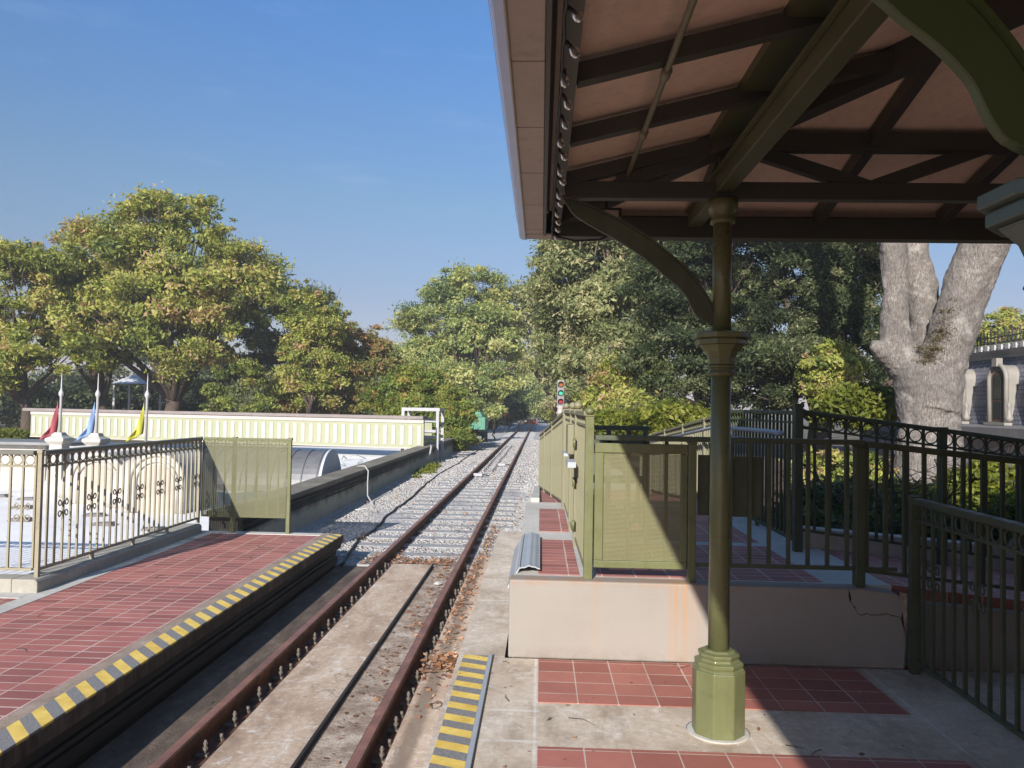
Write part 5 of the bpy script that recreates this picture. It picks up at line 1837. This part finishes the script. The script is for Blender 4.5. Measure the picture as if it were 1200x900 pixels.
# fallen leaves and weeds
rng = np.random.default_rng(3)
def scatter_leaves(name, n, fx, fy, fz, size, mat, label):
    P = np.stack([fx(n), fy(n), np.zeros(n)], 1)
    P[:, 2] = fz(P)
    a = rng.normal(size=(n, 3)); a[:, 2] *= .25; a /= np.linalg.norm(a, axis=1)[:, None]
    u = np.tile(np.array([[0., 0., 1.]]), (n, 1)) + rng.normal(size=(n, 3)) * .35
    bb_ = np.cross(a, u); bb_ /= np.linalg.norm(bb_, axis=1)[:, None]
    s = size * (.5 + rng.random(n))[:, None]
    V = np.stack([P - a * s, P + bb_ * s * .6, P + a * s, P - bb_ * s * .6], 1).reshape(-1, 3)
    o = quad_mesh(name, V, 4, mat, rng.random(n))
    return tag(o, label, 'leaves', kind='stuff')
dead = leafmat('dead_leaves', [(0, (.12, .06, .03)), (.5, (.30, .14, .07)), (1, (.45, .27, .16))], .1)
scatter_leaves('fallen_leaves', 900, lambda n: XR_ + .14 + np.abs(rng.normal(size=n)) * .09, lambda n: 7.2 + rng.random(n) * 6 - rng.random(n) * 3,
               lambda P: np.where(P[:, 1] < 9.2, -0.235, GZ + .05), .018, dead, 'brown fallen leaves gathered along the right rail')
scatter_leaves('fallen_leaves', 330, lambda n: -1.05 + rng.normal(size=n) * .07, lambda n: 3.5 + rng.random(n) ** .6 * 5.6,
               lambda P: np.full(len(P), -.312), .017, dead, 'brown fallen leaves in the dirt between slab edge and right rail')
scatter_leaves('fallen_leaves', 700, lambda n: -2.1 + rng.random(n) * 1.1, lambda n: 9.02 + np.abs(rng.normal(size=n)) * .25,
               lambda P: np.full(len(P), GZ + .055), .02, dead, 'brown fallen leaves at the end of the crossing slab')
scatter_leaves('fallen_leaves', 2400, lambda n: -3.3 + rng.random(n) * 3.5, lambda n: 9.5 + rng.random(n) ** 1.3 * 30,
               lambda P: np.full(len(P), GZ + .06), .022, dead, 'scattered brown leaves over the gravel')
scatter_leaves('fallen_leaves', 160, lambda n: -.62 + rng.normal(size=n) * .07, lambda n: 5.35 + rng.normal(size=n) * .12,
               lambda P: np.full(len(P), -.228) + rng.random(len(P)) * .02, .026, dead, 'small clump of curled dead leaves on the trackside concrete')
scatter_leaves('fallen_leaves', 60, lambda n: -.72 + rng.random(n) * 2.6, lambda n: 3.2 + rng.random(n) * 1.55,
               lambda P: np.where(P[:, 0] < -.47, -.236, .012), .012, dead, 'few small dead leaves on the right platform paving')
V, T = leaves([(-3.25 + rng.normal() * .1, 22.5 + rng.normal() * 1.0, GZ + .06) for _ in range(24)], [.15] * 24, [60] * 24, .05, [.5] * 24)
tag(quad_mesh('weed_patch', V, 4, LEAF['lime'], T), 'small bright weed patch in the wall shadow on the gravel', 'weeds', kind='stuff')
# crumpled white paper between the rails
b = MB(); b.lathe([(.0, 0), (.035, .004), (.05, .014), (.03, .03), (.018, .022), (0, .034)], 5, (-1.05, 8.05, -.318), smooth=False, cap=False)
tag(b.build('paper_scrap', M['white_paint'], None, (-1.05, 8.05, -.318)), 'crumpled white paper scrap beside the right rail', 'litter')
b = MB()
b.tube([(-.60 + .035 * math.cos(a * .7), 4.62 + .05 * math.sin(a * .7), -.238 + .006 * (i % 3)) for i, a in enumerate(range(26))], .003, 5)
tag(b.build('wire_coil', M['bolt'], None, (-.6, 4.62, -.24)), 'small coil of grey wire on the trackside concrete', 'wire')

# ================================================================== CANOPY
cn = thing('station_canopy', (0.88, 3.8, 0), 'hipped station canopy with olive columns, curved brackets and pinkish ceiling', 'canopy')
ZE = 2.60          # soffit height
YE = 4.76          # far edge
XE = -0.115        # left edge
PIT = 0.25
RX = 5.9           # right eave
BY = -9.0
mid = (XE + RX) / 2
hipL = mid - XE
def zc_(s): return 2.72 + PIT * s
# ceiling: four planes as thin solid
def roof_shell(off, name, mat, x0, x1, y0, y1, th):
    r = (x1 - x0) / 2
    z0_, z1_ = 2.72 + off, 2.72 + PIT * r + off
    c = (x0 + x1) / 2
    V = [(x0, y1, z0_), (x1, y1, z0_), (c, y1 - r, z1_), (x0, y0, z0_), (x1, y0, z0_), (c, y0 + r, z1_)]
    Vt_ = [(x, y, z + th) for x, y, z in V]
    F = [(0, 1, 2), (1, 4, 5, 2), (4, 3, 5), (3, 0, 2, 5)]
    Ft = [tuple(i + 6 for i in f[::-1]) for f in F]
    sd_ = [(0, 3, 9, 6), (3, 4, 10, 9), (4, 1, 7, 10), (1, 0, 6, 7)]
    b = MB(); b.add(V + Vt_, F + Ft + sd_)
    return b.build(name, mat, cn)
roof_shell(0.0, 'ceiling', M['ceiling'], 0.03, RX - .14, BY + .1, YE - .13, .02)
roof_shell(0.05, 'roof_covering', M['roofing'], XE - .02, RX + .02, BY, YE + .02, .04)
# soffit panels along left eave and far eave
ys_ = [4.62, 4.5, 3.95, 3.41, 2.85, 2.30, 1.75, 1.2, .65, .1, -.45, -1.0]
for a, c in zip(ys_[:-1], ys_[1:]):
    b = MB(); b.box(XE + .006, -.004, c + .004, a - .004, ZE, ZE + .012); b.build('soffit_panel', M['soffit'], cn, bevel=.003)
b = MB(); b.box(XE + .006, -.004, BY, -1.004, ZE, ZE + .012); b.build('soffit_panel', M['soffit'], cn)
xx = [XE + .006, .6, 1.2, 1.8, 2.4, 3.0, 3.6, 4.2, 4.8, 5.4, 5.88]
for a, c in zip(xx[:-1], xx[1:]):
    b = MB(); b.box(a + .003, c - .003, 4.63, YE, ZE, ZE + .012); b.build('soffit_panel', M['soffit'], cn, bevel=.003)
# fascia behind the soffit
b = MB()
b.box(XE + .006, XE + .02, BY, YE, ZE + .0125, ZE + .16)
b.box(XE + .021, RX, YE - .014, YE, ZE + .0125, ZE + .16)
b.box(-.003, .012, BY, 4.62, ZE - .012, ZE + .16)
b.build('fascia', M['bronze'], cn)
# gutter: quarter-round moulding out along the eave
gp = [(XE + .0045, ZE + .0), (XE - .028, ZE + .006), (XE - .038, ZE + .02), (XE - .044, ZE + .05), (XE - .046, ZE + .10), (XE - .028, ZE + .10), (XE - .0, ZE + .02)]
b = MB(); b.prism([(x, z) for x, z in gp], 'y', BY, YE + .03)
o = fix_normals(b.build('gutter', M['gutter'], cn))
b = MB(); b.tube([(XE - .046, BY, ZE + .10), (XE - .046, YE - .05, ZE + .10), (XE - .02, YE + .03, ZE + .09)], .008, 6); b.tube([(XE + .004, BY, ZE - .002), (XE + .004, YE, ZE - .002)], .005, 6)
b.build('gutter_bead', M['soffit'], cn)
# end beam and side beam
b = MB(); b.box(.045, RX - .2, 4.50, 4.60, ZE - .038, ZE + .083); b.build('end_beam', M['bronze'], cn, bevel=.004)
b = MB(); b.box(.046, .10, BY + .2, 4.49, ZE + .03, ZE + .13); b.build('side_beam', M['bronze'], cn)
# longitudinal beams at the column line
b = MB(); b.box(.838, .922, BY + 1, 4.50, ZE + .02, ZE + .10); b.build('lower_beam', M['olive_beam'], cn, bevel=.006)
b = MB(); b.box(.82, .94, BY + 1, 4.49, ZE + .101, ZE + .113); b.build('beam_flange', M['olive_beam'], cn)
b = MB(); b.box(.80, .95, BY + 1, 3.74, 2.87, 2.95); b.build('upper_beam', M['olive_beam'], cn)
b = MB(); b.box(1.02, 1.09, BY + 1, 3.60, 2.86, 2.95); b.build('upper_beam', M['bronze'], cn)
# side rafters
for i in range(18):
    y = 3.79 - i * .60
    x1 = min(mid, 4.63 - y + .0) if y > 1.7 else mid
    x1 = min(mid, (4.63 - y) + .03) if y > 1.9 else mid
    b = MB(); b.beam((.10, y, 2.67 + PIT * .05), (max(x1, .5), y, 2.67 + PIT * (max(x1, .5) - .05)), .055, .066)
    b.build('rafter', M['bronze'], cn)
# hip end rafters
for x in (.20, 1.59 - .7, 1.59, 2.29, 2.99, 3.69, 4.39, 5.09):
    s1 = min(x - .03, (RX - .14) - x)
    if s1 < .3: continue
    b = MB(); b.beam((x, 4.50, 2.67 + PIT * .05), (x, 4.63 - s1, 2.67 + PIT * s1), .05, .075)
    b.build('hip_end_rafter', M['bronze'], cn)
b = MB(); b.beam((.06, 4.58, 2.68), (mid, 4.63 - (mid - .03), 2.64 + PIT * (mid - .03)), .09, .12); b.build('hip_rafter', M['bronze'], cn)
b = MB(); b.beam((RX - .17, 4.58, 2.68), (mid, 4.63 - (mid - .03), 2.64 + PIT * (mid - .03)), .09, .12); b.build('hip_rafter', M['bronze'], cn)
# end purlin across the hip plane above the truss
b = MB(); b.box(1.0, RX - 1.0, 3.74, 3.82, 2.83, 2.91); b.build('purlin', M['bronze'], cn)
# trusses on the column line
def truss(y, main=True):
    tt_ = MB(); tt_.box(.101, RX - .3, y - .03, y + .03, ZE - .01, ZE + .075)
    t_ = tt_.build('tie_beam', M['bronze'], cn, bevel=.004)
    b = MB()
    b.beam((.36, y, ZE + .08), (.86, y, 2.83), .05, .05)
    b.beam((.95, y, 2.86), (1.60, y, ZE + .05), .05, .065)
    b.beam((1.58, y, ZE + .05), (2.15, y, 2.86), .052, .065)
    b.box(.86, .90, y - .02, y + .02, ZE + .076, 2.9)
    b.build('strut', M['bronze'], t_)
truss(3.8)
truss(1.30)
truss(-1.2)
# curved eave brackets
def bracket(y, sgn=-1):
    lo = [(.86, 1.95), (.815, 1.98), (.764, 2.008), (.743, 2.035), (.728, 2.063), (.711, 2.10), (.688, 2.13), (.652, 2.167), (.598, 2.21), (.555, 2.25), (.47, 2.315), (.37, 2.38), (.26, 2.44), (.16, 2.50), (.125, 2.54)]
    hi = [(.87, 1.96), (.845, 2.02), (.822, 2.07), (.80, 2.11), (.775, 2.15), (.738, 2.20), (.692, 2.25), (.61, 2.32), (.52, 2.39), (.40, 2.465), (.28, 2.525), (.17, 2.57), (.085, 2.60)]
    def smooth(P, n):
        out = []
        for q in range(n + 1):
            f = q / n * (len(P) - 1); i = min(int(f), len(P) - 2); t = f - i
            g = [Vector(P[min(max(j, 0), len(P) - 1)]) for j in (i - 1, i, i + 1, i + 2)]
            out.append(0.5 * (2 * g[1] + (g[2] - g[0]) * t + (2 * g[0] - 5 * g[1] + 4 * g[2] - g[3]) * t * t + (3 * g[1] - g[0] - 3 * g[2] + g[3]) * t ** 3))
        return out
    n = 36
    up_, dn = smooth(hi, n), smooth(lo, n)
    fs = []
    for yy in (y - .022, y + .022):
        pass
    b = MB()
    vs = []
    for a_, d_ in zip(up_, dn):
        vs += [(a_.x, y - .012, a_.y), (d_.x, y - .012, d_.y), (d_.x, y + .012, d_.y), (a_.x, y + .012, a_.y)]
    for k in range(n):
        q = k * 4
        for j in range(4):
            fs.append((q + j, q + (j + 1) % 4, q + 4 + (j + 1) % 4, q + 4 + j))
    fs.append((0, 3, 2, 1)); fs.append((n * 4, n * 4 + 1, n * 4 + 2, n * 4 + 3))
    b.add(vs, fs)
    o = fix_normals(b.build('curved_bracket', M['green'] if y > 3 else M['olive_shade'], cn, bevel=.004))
    b = MB()
    vs, fs = [], []
    for a_ in up_:
        vs += [(a_.x, y - .022, a_.y - .0), (a_.x, y + .022, a_.y), (a_.x + .007, y + .022, a_.y + .007), (a_.x + .007, y - .022, a_.y + .007)]
    for k in range(n):
        q = k * 4
        for j in range(4):
            fs.append((q + j, q + (j + 1) % 4, q + 4 + (j + 1) % 4, q + 4 + j))
    b.add(vs, fs)
    fix_normals(b.build('bracket_flange', M['green'] if y > 3 else M['olive_shade'], o))
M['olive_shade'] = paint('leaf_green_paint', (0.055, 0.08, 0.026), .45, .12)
for y in (3.8, 1.30, -1.2):
    bracket(y)


def column(x, y, full=True):
    o8 = math.pi / 8
    b = MB()
    b.lathe([(.127, 0.0), (.127, .31)], 8, (x, y, 0), o8, smooth=False)
    b.lathe([(.127, .3105), (.112, .325)], 8, (x, y, 0), o8, smooth=False)
    bs = b.build('column_base', M['olive'], cn, bevel=.006)
    b = MB()
    b.lathe([(.112, .318), (.118, .33), (.118, .345), (.098, .352), (.094, .362), (.10, .372), (.10, .385), (.078, .39), (.070, .40)], 8, (x, y, 0), o8, smooth=False)
    b.build('base_moulding', M['olive'], bs, bevel=.003)
    b = MB(); b.lathe([(.0505, .40), (.049, 1.2), (.047, 1.745)], 32, (x, y, 0)); b.build('shaft', M['olive'], cn)
    b = MB()
    b.lathe([(.050, 1.72), (.062, 1.724), (.072, 1.735), (.062, 1.748), (.058, 1.755), (.075, 1.765), (.070, 1.775)], 8, (x, y, 0), o8, smooth=False)
    b.lathe([(.064, 1.776), (.068, 1.81), (.08, 1.84), (.105, 1.865), (.11, 1.872)], 8, (x, y, 0), o8, smooth=False)
    b.lathe([(.128, 1.873), (.128, 1.897), (.118, 1.902), (.14, 1.905), (.14, 1.93), (.06, 1.945)], 8, (x, y, 0), o8, smooth=False)
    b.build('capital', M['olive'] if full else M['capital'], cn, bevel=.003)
    b = MB(); b.lathe([(.0455, 1.946), (.044, 2.49)], 32, (x, y, 0)); b.build('upper_shaft', M['olive'], cn)
    b = MB(); b.lathe([(.05, 2.47), (.06, 2.475), (.06, 2.49), (.052, 2.5), (.066, 2.53), (.074, 2.55), (.074, 2.588), (.066, 2.588)], 16, (x, y, 0)); b.build('upper_capital', M['olive'], cn)
column(.88, 3.8)
column(.88, 1.30, False)
column(.88, -1.2, False)
for y in (3.8, 1.30, -1.2):
    column(4.9, y)
# grout collar round the column foot
b = MB(); b.lathe([(.152, .0045), (.143, .007), (.12, .007)], 20, (.88, 3.8, 0)); structure('grout_ring', b, M['concrete_pale'])

# conduit under the ceiling
cd = thing('conduit', (.41, 3.8, 2.68), 'thin metal conduit with couplings under the canopy ceiling', 'conduit')
b = MB(); b.tube([(.41, -2, 2.705), (.41, 3.77, 2.705)], .0115, 10); b.build('pipe', M['olive_grey'], cd)
for y in (2.62, 3.2, 1.4, 2.0):
    b = MB(); b.tube([(.41, y - .03, 2.705), (.41, y + .03, 2.705)], .018, 10); b.build('coupling', M['olive_grey'], cd)

# string of clear bulbs
sl = thing('string_lights', (.055, 4.4, 2.6), 'string of clear glass bulbs along the inside of the canopy eave', 'string lights')
b = MB()
pts = []
y = 4.5
while y > .6:
    pts += [(.045, y, 2.575), (.048, y - .09, 2.560)]
    y -= .18
b.tube(pts, .0045, 6); b.build('cord', M['black'], sl)
sk = MB(); sk.lathe([(.011, 0), (.012, -.028)], 10); skm = sk.mesh('socket')
bu = MB(); bu.lathe([(.008, -.026), (.012, -.032), (.019, -.045), (.021, -.056), (.017, -.068), (.006, -.076)], 12); bum = bu.mesh('bulb')
y = 4.46
while y > 1.0:
    a_ = link('socket', skm, M['black'], sl, (.052, y, 2.575))
    c_ = link('bulb', bum, M['bulb'], a_, (.052, y, 2.575))
    a_.scale = (.66, .66, .74)
    tl = rnd.uniform(-.5, .3)
    a_.rotation_euler = (rnd.uniform(-.3, .3), tl - .4, 0)
    y -= .18
b = MB()
b.tube([(.06, 4.48, 2.58), (.09, 4.47, 2.55), (.18, 4.45, 2.525), (.32, 4.44, 2.53), (.42, 4.43, 2.57), (.46, 4.42, 2.62)], .006, 6)
tag(b.build('loose_wire', M['black'], None, (.06, 4.48, 2.58)), 'black wire drooping in a loop below the canopy corner', 'wire')
# small floodlight
fl = thing('floodlight', (.36, 4.2, 2.66), 'small floodlight fixed under the canopy near its left corner', 'floodlight')
b = MB(); b.box(.26, .42, 4.14, 4.28, 2.585, 2.64); b.build('housing', M['bronze'], fl, bevel=.006)
b = MB(); b.box(.27, .40, 4.12, 4.139, 2.575, 2.62); b.build('lens', M['soffit'], fl)
b = MB(); b.box(.33, .35, 4.2, 4.22, 2.641, 2.76); b.build('mount', M['bronze'], fl)

# unseen walls, standing in for the station, added to darken the canopy shade
stn = thing('light_blocker', (5.3, -2, 0), 'unseen olive walls added to block light under the canopy', 'building')
b = MB(); b.box(5.3, 11, -9.5, 3.9, 0, 2.55); b.build('wall', paint('blocker_paint', (.16, .15, .09), .7, .15), stn)
b = MB(); b.box(1.9, 5.299, -4.3, -4.1, 0, 2.55); b.build('blocker_end', paint('blocker_paint_dark', (.12, .115, .08), .7, .15), stn)

# twigs and grit lying about
rr_ = random.Random(21)
b = MB()
for _ in range(46):
    zone = rr_.random()
    if zone < .45: x, y, z = rr_.uniform(-2.3, -1.95), rr_.uniform(4, 8.8), -.342
    elif zone < .7: x, y, z = rr_.uniform(-.44, 1.9), rr_.uniform(3.3, 4.75), .008
    else: x, y, z = rr_.uniform(-3.6, -2.8), rr_.uniform(4.2, 8.8), .003
    a = rr_.uniform(0, 6.28); l = rr_.uniform(.03, .16); bend = rr_.uniform(-.4, .4)
    b.tube([(x, y, z), (x + l * .5 * math.cos(a), y + l * .5 * math.sin(a), z + .004), (x + l * math.cos(a + bend), y + l * math.sin(a + bend), z)], [.0022, .0018, .001], 5)
tag(b.build('twigs', M['bark_mid'], None, (0, 4, 0)), 'small dry twigs scattered on the paving and track dirt', 'twigs', kind='stuff')

# thin air haze round the whole place, sky outside
hz_ = MB(); hz_.box(-405, 405, -65, 705, GZ - 1.2, 24)
hm = bpy.data.materials.new('thin_haze'); hm.use_nodes = True
hn = hm.node_tree.nodes; hn.remove(hn['Principled BSDF'])
pv_ = hn.new('ShaderNodeVolumePrincipled')
pv_.inputs['Color'].default_value = (0.86, 0.9, 0.96, 1)
pv_.inputs['Density'].default_value = 0.0011
pv_.inputs['Anisotropy'].default_value = 0.0
hm.node_tree.links.new(pv_.outputs['Volume'], hn['Material Output'].inputs['Volume'])
ho = hz_.build('haze', hm)
ho['kind'] = 'stuff'
